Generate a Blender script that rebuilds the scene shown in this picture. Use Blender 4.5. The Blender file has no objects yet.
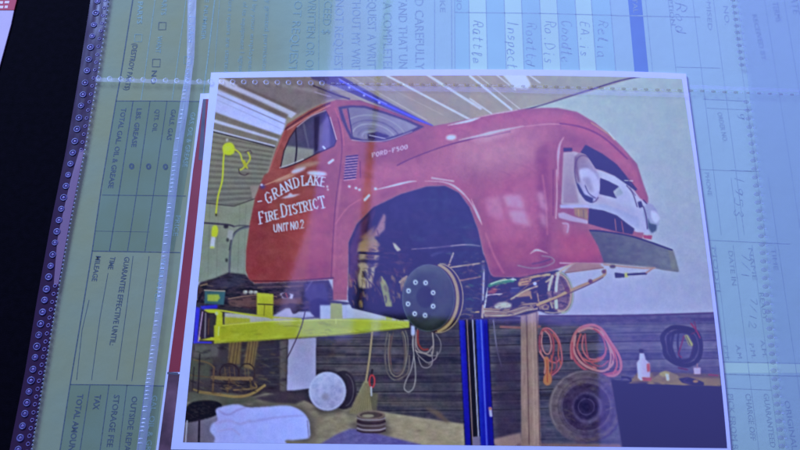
import bpy, math, random
import numpy as np
from mathutils import Vector, Matrix
random.seed(7); RNG = np.random.default_rng(11)
SC = bpy.context.scene
COL = SC.collection

# ------------------------------------------------------------------ camera
PITCH = math.radians(20.0); DIST = 0.43; FPX = 846.0
CAM_POS = Vector((0, -DIST*math.sin(PITCH), DIST*math.cos(PITCH)))
cd = bpy.data.cameras.new('camera'); cam = bpy.data.objects.new('camera', cd); COL.objects.link(cam)
cam.location = CAM_POS; cam.rotation_euler = (PITCH, 0, 0)
cd.lens = FPX/800*36; cd.sensor_width = 36; cd.clip_start = 0.01; cd.clip_end = 50
cd.dof.use_dof = True; cd.dof.focus_distance = 0.425; cd.dof.aperture_fstop = 11.0
SC.camera = cam
FWD = Vector((0, math.sin(PITCH), -math.cos(PITCH))); UPV = Vector((0, math.cos(PITCH), math.sin(PITCH))); RGT = Vector((1, 0, 0))

# ------------------------------------------------------------------ world, lamps, exposure
w = bpy.data.worlds.new('World'); SC.world = w; w.use_nodes = True
w.node_tree.nodes['Background'].inputs[0].default_value = (0.05, 0.045, 0.12, 1)
w.node_tree.nodes['Background'].inputs[1].default_value = 0.35
SC.view_settings.view_transform = 'Standard'; SC.view_settings.look = 'None'
SC.view_settings.exposure = 0; SC.view_settings.gamma = 1

def area(name, loc, size, size_y, energy, color, target=None, rotz=0.0, spread=None):
    l = bpy.data.lights.new(name, 'AREA'); l.shape = 'RECTANGLE'; l.size = size; l.size_y = size_y
    l.energy = energy; l.color = color
    if spread: l.spread = spread
    o = bpy.data.objects.new(name, l); COL.objects.link(o); o.location = loc
    if target is not None:
        o.rotation_euler = (Vector(target)-Vector(loc)).to_track_quat('-Z', 'Y').to_euler()
    else:
        o.rotation_euler = (0, 0, rotz)
    return o
# soft key from the side: the room's bluish light
area('key_lamp', (-0.9, 1.25, 1.0), 0.6, 0.6, 73.0, (0.325, 0.47, 1.0), target=(0.02, 0, 0))
# area lamps shaped to mirror as haze in the sleeve, gap like a mullion
def refl(u, v, H):
    d = (FWD + RGT*((u-400)/FPX) + UPV*((225-v)/FPX))
    p = CAM_POS + d*(CAM_POS.z/-d.z)
    k = H/-d.z
    return Vector((p.x+d.x*k, p.y+d.y*k, H))
HAZE_LAMP_COL = (0.195, 0.20, 1.0)
def haze_lamp(name, u0, u1, v0, v1, v_ref, H, radiance, tilt=0.0):
    a = refl(u0, v_ref, H); b = refl(u1, v_ref, H)
    c = refl((u0+u1)/2, v0, H); d = refl((u0+u1)/2, v1, H)
    sx = b.x-a.x; sy = abs(c.y-d.y)
    e = radiance*math.pi*sx*sy
    o = area(name, ((a.x+b.x)/2, (c.y+d.y)/2, H), sx, sy, e, HAZE_LAMP_COL, rotz=tilt)
    l = o.data; l.use_nodes = True; nt = l.node_tree; em = nt.nodes['Emission']
    tc = nt.nodes.new('ShaderNodeTexCoord'); n = nt.nodes.new('ShaderNodeTexNoise'); n.inputs['Scale'].default_value = 1.3
    geo = nt.nodes.new('ShaderNodeNewGeometry')
    nt.links.new(geo.outputs['Position'], n.inputs['Vector'])
    sep = nt.nodes.new('ShaderNodeSeparateXYZ'); nt.links.new(geo.outputs['Position'], sep.inputs[0])
    # brighter far (top of the picture), dimmer near the photographer, uneven like cloud
    mr = nt.nodes.new('ShaderNodeMapRange'); yn = refl(400, 470, H).y; yf = refl(400, 60, H).y
    mr.inputs['From Min'].default_value = yn; mr.inputs['From Max'].default_value = yf
    mr.inputs['To Min'].default_value = 0.42; mr.inputs['To Max'].default_value = 1.25
    nt.links.new(sep.outputs['Y'], mr.inputs['Value'])
    m2 = nt.nodes.new('ShaderNodeMapRange'); m2.inputs['From Min'].default_value = 0.3; m2.inputs['From Max'].default_value = 0.7
    m2.inputs['To Min'].default_value = 0.8; m2.inputs['To Max'].default_value = 1.15
    nt.links.new(n.outputs['Fac'], m2.inputs['Value'])
    mu = nt.nodes.new('ShaderNodeMath'); mu.operation = 'MULTIPLY'
    nt.links.new(mr.outputs[0], mu.inputs[0]); nt.links.new(m2.outputs[0], mu.inputs[1])
    nt.links.new(mu.outputs[0], em.inputs['Strength'])
    return o
HL = 0.85
haze_lamp('sleeve_haze_lamp', 324, 372, -120, 340, 180, HL, 3.2, math.radians(-4.0))
haze_lamp('sleeve_haze_lamp', 382, 900, -120, 332, 180, HL, 3.7, math.radians(-4.0))
haze_lamp('sleeve_haze_lamp', 597, 930, 336, 560, 430, HL, 4.4, math.radians(-4.0))  # added lamp, carries the mirrored haze on over the lower right
haze_lamp('sleeve_haze_lamp', 373, 381.5, 246, 336, 290, HL, 3.2, math.radians(-4.0))  # added strip lamp, closes the haze gap lower down
haze_lamp('sleeve_haze_lamp', 376, 384.5, -120, 128, 50, HL, 3.2, math.radians(-4.0))  # added strip lamp, closes the haze gap higher up
a_ = refl(336, 150, HL); b_ = refl(292, 300, HL)
sl_ = area('streak_reflection_lamp', ((a_.x+b_.x)/2, (a_.y+b_.y)/2, HL), 0.022, 0.34, 2.2*math.pi*0.022*0.34, (0.45, 0.35, 1.0), rotz=math.atan2(-(a_.x-b_.x), a_.y-b_.y))  # slim lamp added to mirror as a diagonal streak over the door
# ------------------------------------------------------------------ helpers
def at(u, v, z=0.0):
    """photo pixel -> point on the horizontal plane at height z (everything here lies on one table)"""
    d = FWD + RGT*((u-400)/FPX) + UPV*((225-v)/FPX)
    k = (CAM_POS.z-z)/-d.z
    return CAM_POS + d*k
def at_np(u, v, z=0.0):
    dx = (u-400)/FPX; s = (225-v)/FPX
    dy = FWD.y + UPV.y*s; dz = FWD.z + UPV.z*s
    k = (CAM_POS.z-z)/-dz
    return np.stack([CAM_POS.x+dx*k, CAM_POS.y+dy*k, np.full_like(dx, 0)+z], -1)
def s2l(c):
    c = np.asarray(c, float)/255.0
    return np.where(c <= 0.04045, c/12.92, ((c+0.055)/1.055)**2.4)
def l2s(c):
    c = np.clip(np.asarray(c, float), 0, 1)
    return np.where(c <= 0.0031308, c*12.92, 1.055*c**(1/2.4)-0.055)*255
LW = np.array([0.39, 0.46, 1.08])      # what the key light makes of a white sheet
HZ = np.array([0.047, 0.051, 0.24])    # what the lamps mirrored in the sleeve add
class Fx(tuple): pass
def fix(c):
    if isinstance(c, Fx): return c
    r, g, b_ = c; return Fx((r*.92, g*.975+.15*max(r-g-30, 0), b_*.94))
HK = 1.0
def H(c, k=None):                       # colour read where the mirrored lamps glare -> colour without glare
    k = HK if k is None else k
    x = s2l(fix(c))-HZ*k*.97
    return Fx(l2s(.5*(x+np.sqrt(x*x+np.array([.012, .012, .03])**2))))
def alb(c, hazed=False):
    c = H(c) if hazed else c
    return tuple(np.clip(s2l(c)/LW, 0.004, 0.9))

def tag(o, label=None, cat=None, group=None, kind=None):
    if label: o['label'] = label
    if cat: o['category'] = cat
    if group: o['group'] = group
    if kind: o['kind'] = kind
    return o
def empty(name, loc=(0, 0, 0)):
    o = bpy.data.objects.new(name, None); COL.objects.link(o); o.location = loc; o.empty_display_size = 0.02
    return o
def mesh(name, verts, faces, mat, parent=None, smooth=False):
    me = bpy.data.meshes.new(name); me.from_pydata([tuple(p) for p in verts], [], faces); me.update()
    if smooth:
        for p in me.polygons: p.use_smooth = True
    o = bpy.data.objects.new(name, me); COL.objects.link(o)
    if mat: me.materials.append(mat)
    if parent: o.parent = parent; o.matrix_parent_inverse = Matrix.Translation(-parent.location)
    return o
class MB:
    def __init__(s): s.v = []; s.f = []
    def add(s, vs, fs):
        n = len(s.v); s.v += [tuple(p) for p in vs]; s.f += [tuple(i+n for i in f) for f in fs]
    def poly(s, pts, z):
        s.add([at(u, v, z) for u, v in pts], [tuple(range(len(pts)))][::1])
    def ribbon(s, pts, wpx, z):
        """flat ink line through pixel points"""
        P = [np.array(p, float) for p in pts]
        if len(P) < 2: return
        L = []; R = []
        for i, p in enumerate(P):
            a = P[max(0, i-1)]; b = P[min(len(P)-1, i+1)]
            t = b-a; n = np.linalg.norm(t); t = t/n if n > 0 else np.array([1, 0.])
            q = np.array([-t[1], t[0]])*wpx/2
            L.append(at(*(p+q), z)); R.append(at(*(p-q), z))
        n = len(P)
        s.add(L+R, [(i, i+1, n+i+1, n+i) for i in range(n-1)])
    def build(s, name, mat, parent=None, smooth=False):
        return mesh(name, s.v, s.f, mat, parent, smooth)

def mat(name, col, rough=0.6, spec=0.3, var=0.12, scale=60.0, bump=0.0, bscale=400.0, col2=None):
    m = bpy.data.materials.new(name); m.use_nodes = True; nt = m.node_tree; b = nt.nodes['Principled BSDF']
    b.inputs['Roughness'].default_value = rough; b.inputs['Specular IOR Level'].default_value = spec
    geo = nt.nodes.new('ShaderNodeNewGeometry')
    n = nt.nodes.new('ShaderNodeTexNoise'); n.inputs['Scale'].default_value = scale; n.inputs['Detail'].default_value = 5
    nt.links.new(geo.outputs['Position'], n.inputs['Vector'])
    mx = nt.nodes.new('ShaderNodeMix'); mx.data_type = 'RGBA'
    c = np.array(col[:3]); c2 = np.array(col2) if col2 is not None else c*(1+var)
    mx.inputs['A'].default_value = (*np.clip(c*(1-var), 0, 1), 1); mx.inputs['B'].default_value = (*np.clip(c2, 0, 1), 1)
    mr = nt.nodes.new('ShaderNodeMapRange'); mr.inputs['From Min'].default_value = 0.3; mr.inputs['From Max'].default_value = 0.7
    nt.links.new(n.outputs['Fac'], mr.inputs['Value']); nt.links.new(mr.outputs[0], mx.inputs['Factor'])
    nt.links.new(mx.outputs['Result'], b.inputs['Base Color'])
    if bump:
        n2 = nt.nodes.new('ShaderNodeTexNoise'); n2.inputs['Scale'].default_value = bscale; n2.inputs['Detail'].default_value = 6
        nt.links.new(geo.outputs['Position'], n2.inputs['Vector'])
        bp = nt.nodes.new('ShaderNodeBump'); bp.inputs['Strength'].default_value = bump; bp.inputs['Distance'].default_value = 0.0005
        nt.links.new(n2.outputs['Fac'], bp.inputs['Height']); nt.links.new(bp.outputs[0], b.inputs['Normal'])
    return m
def film_mat(name, gloss, milk, milkcol, rough, bump=0.15, bscale=25.0, tint=(1, 1, 1)):
    """clear plastic: see-through, a thin mirror sheen and a trace of milkiness"""
    m = bpy.data.materials.new(name); m.use_nodes = True; nt = m.node_tree; nt.nodes.clear()
    out = nt.nodes.new('ShaderNodeOutputMaterial')
    tr = nt.nodes.new('ShaderNodeBsdfTransparent'); tr.inputs[0].default_value = (*tint, 1)
    df = nt.nodes.new('ShaderNodeBsdfDiffuse'); df.inputs[0].default_value = (*milkcol, 1)
    gl = nt.nodes.new('ShaderNodeBsdfGlossy'); gl.inputs['Roughness'].default_value = rough
    geo = nt.nodes.new('ShaderNodeNewGeometry')
    n = nt.nodes.new('ShaderNodeTexNoise'); n.inputs['Scale'].default_value = bscale; n.inputs['Detail'].default_value = 2
    mp = nt.nodes.new('ShaderNodeMapping'); mp.inputs['Scale'].default_value = (1.6, 0.35, 1)
    nt.links.new(geo.outputs['Position'], mp.inputs[0]); nt.links.new(mp.outputs[0], n.inputs['Vector'])
    bp = nt.nodes.new('ShaderNodeBump'); bp.inputs['Strength'].default_value = bump; bp.inputs['Distance'].default_value = 0.002
    nt.links.new(n.outputs['Fac'], bp.inputs['Height']); nt.links.new(bp.outputs[0], gl.inputs['Normal'])
    m1 = nt.nodes.new('ShaderNodeMixShader'); m1.inputs[0].default_value = milk
    nt.links.new(tr.outputs[0], m1.inputs[1]); nt.links.new(df.outputs[0], m1.inputs[2])
    m2 = nt.nodes.new('ShaderNodeMixShader'); m2.inputs[0].default_value = gloss
    nt.links.new(m1.outputs[0], m2.inputs[1]); nt.links.new(gl.outputs[0], m2.inputs[2])
    nt.links.new(m2.outputs[0], out.inputs[0])
    return m

def text_into(mb, s, start, end, hpx, z, bold=0.0, fill=True):
    """lettering from pixel start to pixel end along its base line, letter tops to the right of the reading direction rotated up"""
    cu = bpy.data.curves.new('t', 'FONT'); cu.body = s; cu.size = 1.0; cu.offset = bold; cu.resolution_u = 2
    ob = bpy.data.objects.new('t', cu); COL.objects.link(ob)
    dg = bpy.context.evaluated_depsgraph_get(); ev = ob.evaluated_get(dg); me = ev.to_mesh()
    vs = np.array([v.co[:] for v in me.vertices]); fs = [tuple(p.vertices) for p in me.polygons]
    ev.to_mesh_clear(); bpy.data.objects.remove(ob); bpy.data.curves.remove(cu)
    if len(vs) == 0: return
    a = np.array(at(*start, z)); b = np.array(at(*end, z)); d = b-a; L = np.linalg.norm(d); d /= L
    up = np.array([-d[1], d[0], 0])
    mpp = np.linalg.norm(np.array(at(start[0]+1, start[1], z))-a)
    W = vs[:, 0].max(); hh = hpx*mpp/0.72
    P = a + np.outer(vs[:, 0]/W*L, d) + np.outer(vs[:, 1]*hh, up)
    mb.add([tuple(p) for p in P], fs)

def paper_mat(name):
    m = mat(name, (0.385, 0.395, 0.145), rough=.75, spec=.12, var=.05, scale=26, bump=.4, bscale=160, col2=(0.33, 0.39, 0.19))
    nt = m.node_tree; b_ = nt.nodes['Principled BSDF']; src = b_.inputs['Base Color'].links[0].from_socket
    geo = nt.nodes.new('ShaderNodeNewGeometry'); sp = nt.nodes.new('ShaderNodeSeparateXYZ'); nt.links.new(geo.outputs['Position'], sp.inputs[0])
    n = nt.nodes.new('ShaderNodeTexNoise'); n.inputs['Scale'].default_value = 14; n.inputs['Detail'].default_value = 4; nt.links.new(geo.outputs['Position'], n.inputs['Vector'])
    ad = nt.nodes.new('ShaderNodeMath'); ad.operation = 'MULTIPLY_ADD'; nt.links.new(n.outputs['Fac'], ad.inputs[0]); ad.inputs[1].default_value = .12; nt.links.new(sp.outputs['X'], ad.inputs[2])
    mr = nt.nodes.new('ShaderNodeMapRange'); mr.inputs['From Min'].default_value = -.10+.05; mr.inputs['From Max'].default_value = .01+.06; nt.links.new(ad.outputs[0], mr.inputs['Value'])
    n2 = nt.nodes.new('ShaderNodeTexNoise'); n2.inputs['Scale'].default_value = 30; nt.links.new(geo.outputs['Position'], n2.inputs['Vector'])
    m2 = nt.nodes.new('ShaderNodeMix'); m2.data_type = 'RGBA'; m2.inputs['A'].default_value = (.42, .60, .32, 1); m2.inputs['B'].default_value = (.46, .66, .40, 1); nt.links.new(n2.outputs['Fac'], m2.inputs['Factor'])
    mx = nt.nodes.new('ShaderNodeMix'); mx.data_type = 'RGBA'; nt.links.new(mr.outputs[0], mx.inputs['Factor']); nt.links.new(src, mx.inputs['A']); nt.links.new(m2.outputs['Result'], mx.inputs['B'])
    nt.links.new(mx.outputs['Result'], b_.inputs['Base Color'])
    return m
# stroke letters (unit box 1 x 1, y up) for handwriting and for the lettering painted on the truck's door
GL = {
 'G': [[(.9,.8),(.6,1),(.25,.9),(.05,.5),(.2,.1),(.55,0),(.85,.15),(.87,.42)],[(.6,.44),(1,.44)]],
 'R': [[(.15,0),(.15,1),(.6,1),(.85,.85),(.8,.6),(.55,.5),(.15,.5)],[(.5,.5),(.75,.1),(.95,0)]],
 'A': [[(.05,0),(.5,1),(.95,0)],[(.25,.35),(.75,.35)]],
 'N': [[(.12,0),(.12,1),(.85,0),(.85,1)]],
 'D': [[(.15,0),(.15,1),(.5,1),(.85,.8),(.9,.45),(.75,.12),(.45,0),(.15,0)]],
 'L': [[(.2,1),(.2,0),(.85,0),(.88,.2)]],
 'K': [[(.15,0),(.15,1)],[(.85,1),(.2,.45)],[(.4,.6),(.9,0)]],
 'E': [[(.85,1),(.15,1),(.15,0),(.88,0)],[(.15,.52),(.7,.52)]],
 'F': [[(.9,.85),(.88,1),(.15,1),(.15,0)],[(.15,.52),(.7,.52)]],
 'I': [[(.5,0),(.5,1)]],
 'S': [[(.85,.85),(.6,1),(.25,.95),(.12,.75),(.3,.57),(.7,.43),(.88,.25),(.7,.04),(.35,0),(.12,.15)]],
 'T': [[(.05,.85),(.05,1),(.95,1),(.95,.85)],[(.5,1),(.5,0)]],
 'C': [[(.88,.8),(.6,1),(.25,.9),(.07,.5),(.25,.1),(.6,0),(.9,.2)]],
 'U': [[(.12,1),(.12,.3),(.3,.02),(.65,.02),(.85,.3),(.85,1)]],
 'O': [[(.5,1),(.15,.8),(.07,.45),(.25,.05),(.55,0),(.85,.2),(.92,.6),(.75,.95),(.5,1)]],
 '2': [[(.1,.75),(.3,1),(.7,.98),(.85,.7),(.5,.35),(.1,0),(.9,0)]],
 '.': [[(.45,.02),(.55,.02)]],
 'a': [[(.8,.55),(.4,.6),(.15,.3),(.35,.02),(.7,.1),(.8,.55),(.82,.1),(1,0)]],
 't': [[(.5,1),(.45,.15),(.65,0),(.9,.1)],[(.15,.65),(.85,.68)]],
 'l': [[(.4,.1),(.65,.9),(.45,1),(.4,.2),(.6,0),(.9,.1)]],
 'e': [[(.15,.3),(.75,.4),(.6,.62),(.3,.55),(.15,.25),(.4,0),(.9,.12)]],
 'n': [[(.15,.6),(.2,0),(.3,.45),(.6,.6),(.75,.4),(.78,0)]],
 's': [[(.75,.55),(.4,.62),(.3,.42),(.7,.25),(.6,.02),(.2,.05)]],
 'p': [[(.2,.6),(.15,-.4)],[(.2,.45),(.6,.62),(.8,.3),(.5,0),(.2,.12)]],
 'c': [[(.8,.5),(.45,.62),(.15,.3),(.4,0),(.85,.1)]],
 'o': [[(.5,.6),(.15,.4),(.25,.02),(.7,.05),(.8,.4),(.5,.6)]],
 'd': [[(.75,.5),(.35,.6),(.15,.25),(.4,0),(.75,.15),(.85,1),(.8,.05)]],
 'i': [[(.5,.6),(.5,.05),(.7,0)],[(.5,.85),(.52,.9)]],
 'r': [[(.2,.6),(.25,0),(.3,.4),(.7,.6)]],
 'f': [[(.8,.9),(.55,1),(.4,.6),(.4,-.2)],[(.15,.5),(.75,.55)]],
 'h': [[(.2,1),(.2,0),(.35,.45),(.65,.55),(.75,0)]],
 '1': [[(.5,1),(.5,0)]],
 '9': [[(.8,.8),(.5,1),(.2,.75),(.4,.5),(.8,.7),(.8,.9),(.7,.3),(.5,0)]],
 '5': [[(.85,1),(.3,1),(.25,.6),(.6,.62),(.85,.35),(.6,.02),(.2,.05)]],
 '3': [[(.2,.9),(.55,1),(.8,.78),(.45,.55),(.85,.3),(.55,0),(.15,.1)]],
 '7': [[(.15,1),(.85,1),(.4,0)]],
 '/': [[(.9,1.05),(.1,-.05)]],
}
def hand(mb, s, start, adv, h, wpx, z, slant=0.1, jit=0.06):
    """handwriting running down the picture: reading direction = down, tops to the right"""
    u0, v0 = start; r = random.Random(len(s)*7+int(u0))
    pos = 0
    for ch in s:
        if ch in GL:
            for st in GL[ch]:
                pts = []
                for x, y in st:
                    x += r.uniform(-jit, jit)+slant*y; y += r.uniform(-jit, jit)
                    pts.append((u0+y*h-0.02*pos, v0+pos+x*adv*0.85))
                mb.ribbon(smooth_line(pts, 3), wpx*r.uniform(.8, 1.2), z)
        pos += adv
def smooth_line(pts, n=6, closed=False):
    P = [np.array(p, float) for p in pts]; out = []
    m = len(P)
    rng = range(m) if closed else range(m-1)
    for i in rng:
        if closed: p0, p1, p2, p3 = P[i-1], P[i], P[(i+1) % m], P[(i+2) % m]
        else: p0 = P[max(i-1, 0)]; p1 = P[i]; p2 = P[i+1]; p3 = P[min(i+2, m-1)]
        for k in range(n):
            t = k/n
            out.append(0.5*((2*p1)+(-p0+p2)*t+(2*p0-5*p1+4*p2-p3)*t*t+(-p0+3*p1-3*p2+p3)*t**3))
    if not closed: out.append(P[-1])
    return out
# ------------------------------------------------------------------ the picture on the print, painted as colours of a fine mesh
X0, X1, Y0, Y1, S = 164.0, 738.0, 66.0, 460.0, 1.6
CW, CH = int((X1-X0)*S), int((Y1-Y0)*S)
CV = np.zeros((CH, CW, 3)); ID = np.zeros((CH, CW), np.int32)
IDS = ['']; PAR = {}; LBL = {}
CUR = 0
def P(name, parent=None, label=None, new=False):
    """start painting a new piece of the picture"""
    global CUR
    IDS.append(name); CUR = len(IDS)-1; PAR[CUR] = parent; LBL[CUR] = label
    return CUR
def gauss(a, sg):
    if sg < 0.2: return a
    r = int(sg*3)+1; k = np.exp(-np.arange(-r, r+1)**2/(2*sg*sg)); k /= k.sum()
    a = np.pad(a, ((r, r), (r, r)), 'edge')
    a = sum(k[i]*a[i:a.shape[0]-2*r+i, :] for i in range(2*r+1))
    return sum(k[i]*a[:, i:a.shape[1]-2*r+i] for i in range(2*r+1))
def vnoise(h, w, sx, sy, seed):
    r = np.random.default_rng(seed); gh, gw = int(h/sy)+3, int(w/sx)+3
    g = r.random((gh, gw)); y = np.arange(h)/sy; x = np.arange(w)/sx
    yi = y.astype(int); xi = x.astype(int); fy = y-yi; fx = x-xi
    fy = (fy*fy*(3-2*fy))[:, None]; fx = (fx*fx*(3-2*fx))[None, :]
    a = g[yi][:, xi]; b = g[yi][:, xi+1]; c = g[yi+1][:, xi]; d = g[yi+1][:, xi+1]
    return (a*(1-fx)+b*fx)*(1-fy)+(c*(1-fx)+d*fx)*fy
def box(pts, pad):
    a = np.array(pts, float); lo = a.min(0)-pad; hi = a.max(0)+pad
    i0 = max(0, int((lo[0]-X0)*S)); i1 = min(CW, int((hi[0]-X0)*S)+2)
    j0 = max(0, int((lo[1]-Y0)*S)); j1 = min(CH, int((hi[1]-Y0)*S)+2)
    return i0, i1, j0, j1
def blend(i0, i1, j0, j1, cov, col, ids=True):
    if i1 <= i0 or j1 <= j0: return
    c = col if isinstance(col, np.ndarray) and col.ndim == 3 else np.array(col, float)[None, None, :]
    CV[j0:j1, i0:i1] = CV[j0:j1, i0:i1]*(1-cov[..., None])+c*cov[..., None]
    if ids and CUR: ID[j0:j1, i0:i1][cov > 0.5] = CUR
def cover(pts, soft):
    i0, i1, j0, j1 = box(pts, soft*3+1)
    if i1 <= i0 or j1 <= j0: return i0, i1, j0, j1, None
    A = np.array(pts, float); acc = np.zeros((j1-j0, i1-i0))
    for oy in (.25, .75):
        for ox in (.25, .75):
            xs = X0+(np.arange(i0, i1)+ox)/S; ys = Y0+(np.arange(j0, j1)+oy)/S
            ins = np.zeros((j1-j0, i1-i0), bool)
            for k in range(len(A)):
                ax, ay = A[k-1]; bx, by = A[k]
                if ay == by: continue
                cond = (ys >= min(ay, by)) & (ys < max(ay, by))
                xx = ax+(ys-ay)/(by-ay)*(bx-ax)
                ins ^= cond[:, None] & (xs[None, :] < xx[:, None])
            acc += ins
    return i0, i1, j0, j1, gauss(acc/4, soft*S)
def poly(pts, col, soft=0.45, a=1.0, ids=None, clip=None):
    """filled outline; col is one colour, or (colour, colour, (x,y), (x,y)) for a gradient"""
    i0, i1, j0, j1, cov = cover(pts, soft)
    if cov is None: return
    if clip is not None: cov = cov*clip[j0:j1, i0:i1]
    if len(col) == 4:
        ca, cb, p, q = col; ca = fix(ca); cb = fix(cb); p = np.array(p, float); q = np.array(q, float); d = q-p; L = (d*d).sum()
        xs = X0+(np.arange(i0, i1)+.5)/S; ys = Y0+(np.arange(j0, j1)+.5)/S
        t = np.clip(((xs[None, :]-p[0])*d[0]+(ys[:, None]-p[1])*d[1])/L, 0, 1)[..., None]
        col = np.array(ca, float)*(1-t)+np.array(cb, float)*t
    else: col = fix(col)
    blend(i0, i1, j0, j1, cov*a, col, ids=(a > 0.5) if ids is None else ids)
def mask(pts, soft=0.4):
    m = np.zeros((CH, CW)); i0, i1, j0, j1, cov = cover(pts, soft); m[j0:j1, i0:i1] = cov; return m
def curve(pts, col, **k): poly(smooth_line(pts, 6, True), col, **k)
def line(pts, wpx, col, a=1.0, soft=0.6, ids=False, sm=True, clip=None, taper=False):
    pts = smooth_line(pts, 5) if sm and len(pts) > 2 else pts
    i0, i1, j0, j1 = box(pts, wpx/2+soft+1)
    if i1 <= i0 or j1 <= j0: return
    xs = (X0+(np.arange(i0, i1)+.5)/S)[None, :]; ys = (Y0+(np.arange(j0, j1)+.5)/S)[:, None]
    D = np.full((j1-j0, i1-i0), 1e9)
    n = len(pts)-1
    for k in range(n):
        ax, ay = pts[k]; bx, by = pts[k+1]; dx, dy = bx-ax, by-ay; L = dx*dx+dy*dy
        t = np.clip(((xs-ax)*dx+(ys-ay)*dy)/L, 0, 1) if L > 0 else 0
        d = np.hypot(xs-ax-t*dx, ys-ay-t*dy)
        if taper: d = d + wpx/2*abs(2*(k+.5)/n-1)
        D = np.minimum(D, d)
    cov = np.clip(0.5+(wpx/2-D)/soft, 0, 1)*a
    if clip is not None: cov = cov*clip[j0:j1, i0:i1]
    blend(i0, i1, j0, j1, cov, fix(col), ids)
def ell(cx, cy, rx, ry, rot=0.0, n=28, a0=0, a1=360):
    r = math.radians(rot); o = []
    for k in range(n+(a1-a0 != 360)):
        t = math.radians(a0+(a1-a0)*k/n); x = rx*math.cos(t); y = ry*math.sin(t)
        o.append((cx+x*math.cos(r)-y*math.sin(r), cy+x*math.sin(r)+y*math.cos(r)))
    return o
def oval(cx, cy, rx, ry, col, rot=0, **k): poly(ell(cx, cy, rx, ry, rot), col, **k)
def ring(cx, cy, rx, ry, wpx, col, rot=0, a0=0, a1=360, **k):
    e = ell(cx, cy, rx, ry, rot, 30, a0, a1)
    if a1-a0 == 360: e.append(e[0])
    line(e, wpx, col, sm=False, **k)
def grain(pts, amp, sx, sy, seed, tint=(1, 1, 1), clip=None):
    i0, i1, j0, j1, cov = cover(pts, 0.5)
    if cov is None: return
    n = (vnoise(j1-j0, i1-i0, sx*S, sy*S, seed)-.5)*2*amp + (vnoise(j1-j0, i1-i0, sx*S/2.3, sy*S/2.3, seed+1)-.5)*amp
    if clip is not None: cov = cov*clip[j0:j1, i0:i1]
    CV[j0:j1, i0:i1] += (n*cov)[..., None]*np.array(tint, float)
def mess(pts, n, cols, smin, smax, seed, flat=.5, a=.6, clip=None, ang=0.0):
    """small irregular lit and shadowed bits inside an outline"""
    r = random.Random(seed); P_ = np.array(pts, float); lo = P_.min(0); hi = P_.max(0)
    m = mask(pts, .4) if clip is None else clip
    for k in range(n):
        x = r.uniform(lo[0], hi[0]); y = r.uniform(lo[1], hi[1]); s = r.uniform(smin, smax); c = r.choice(cols); t = ang+r.uniform(-.35, .35)
        if r.random() < .5:
            q = [(x+s*math.cos(t)*u-s*flat*math.sin(t)*v, y+s*math.sin(t)*u+s*flat*math.cos(t)*v) for u, v in [(-1, r.uniform(-.6, .2)), (-.2, -r.uniform(.5, 1)), (1, r.uniform(-.5, .3)), (.5, r.uniform(.3, 1)), (-.5, r.uniform(.4, .9))]]
            poly(q, c, soft=.5, a=a, clip=m, ids=False)
        else:
            line([(x-s*math.cos(t), y-s*math.sin(t)), (x+r.uniform(-.5, .5), y+r.uniform(-.5, .5)), (x+s*math.cos(t+.3), y+s*math.sin(t+.3))], r.uniform(.5, 1.2), c, a=a, clip=m)
def c_(x0, y0, s):
    return lambda *pts: [(x0+x/s, y0+y/s) for x, y in pts]
cA = c_(170, 60, 3.75); cB = c_(320, 60, 3.75); cC = c_(470, 60, 3.75); cD = c_(570, 60, 3.75)
cE = c_(170, 170, 3.75); cF = c_(320, 170, 3.75); cG = c_(470, 170, 3.75); cH = c_(570, 170, 3.75)
cI = c_(170, 270, 3.75); cJ = c_(320, 270, 3.75); cK = c_(470, 270, 3.75); cL = c_(580, 270, 3.75)
cM = c_(170, 330, 3.75); cN = c_(320, 330, 3.75); cO = c_(470, 330, 3.75); cQ = c_(580, 330, 3.75)
cT = c_(440, 250, 5.629); cZ = c_(550, 130, 2.814); cY = c_(180, 280, 6.425); cW = c_(240, 160, 5.627); cU = c_(340, 190, 6.43)
FULL = [(160, 60), (745, 60), (745, 470), (160, 470)]

# --- garage wall right and behind (bright, warm white)
P('pictured_wall', None, 'plain pale garage wall in the print')
poly(FULL, (H((159, 166, 196)), H((163, 158, 222)), (600, 110), (600, 300)))
poly([(600, 76), (740, 76), (740, 320), (655, 320), (650, 200)], H((140, 150, 190)), soft=22, a=0.25, ids=False)
# --- ceiling
P('pictured_ceiling', None, 'ribbed metal ceiling in the print')
ceil = [(200, 66), (662, 66), (640, 76), (585, 93), (545, 103), (505, 112), (480, 122), (420, 160), (260, 230), (190, 214)]
poly(ceil, ((128, 112, 112), H((155, 138, 160)), (250, 150), (520, 90)))
poly(cB((250, 55), (600, 55), (600, 200), (430, 250)), (H((156, 132, 160)), H((150, 142, 165)), (400, 90), (500, 100)), soft=2)
poly(cC((0, 50), (560, 50), (600, 66), (440, 112), (185, 185), (0, 225)), (H((160, 142, 162)), H((148, 146, 170)), (470, 90), (600, 80)), soft=1)
poly(cA((190, 62), (600, 62), (600, 150), (540, 175), (480, 205)), (112, 94, 100), soft=1)
poly(cA((300, 68), (600, 120), (600, 135), (400, 95)), (135, 120, 128), soft=1.2, a=.6)
poly(cA((178, 72), (200, 70), (475, 200), (455, 218), (178, 88)), (158, 148, 186))
poly(cA((260, 92), (480, 185), (470, 192), (250, 98)), (104, 84, 84), soft=.8)
poly(cA((180, 90), (300, 138), (445, 205), (432, 224), (300, 160), (180, 106)), (112, 92, 90), soft=.8)
poly(cA((172, 108), (435, 222), (425, 265), (415, 282), (166, 196)), ((152, 148, 200), (172, 170, 240), (220, 90), (265, 120)), soft=.8)
line(cA((175, 128), (430, 240)), 1.2, (128, 115, 140), a=.8)
line(cA((172, 148), (425, 262)), .8, (140, 130, 165), a=.5)
poly(cA((164, 194), (300, 246), (414, 284), (406, 300), (164, 222)), (116, 100, 98), soft=.6)
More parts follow.
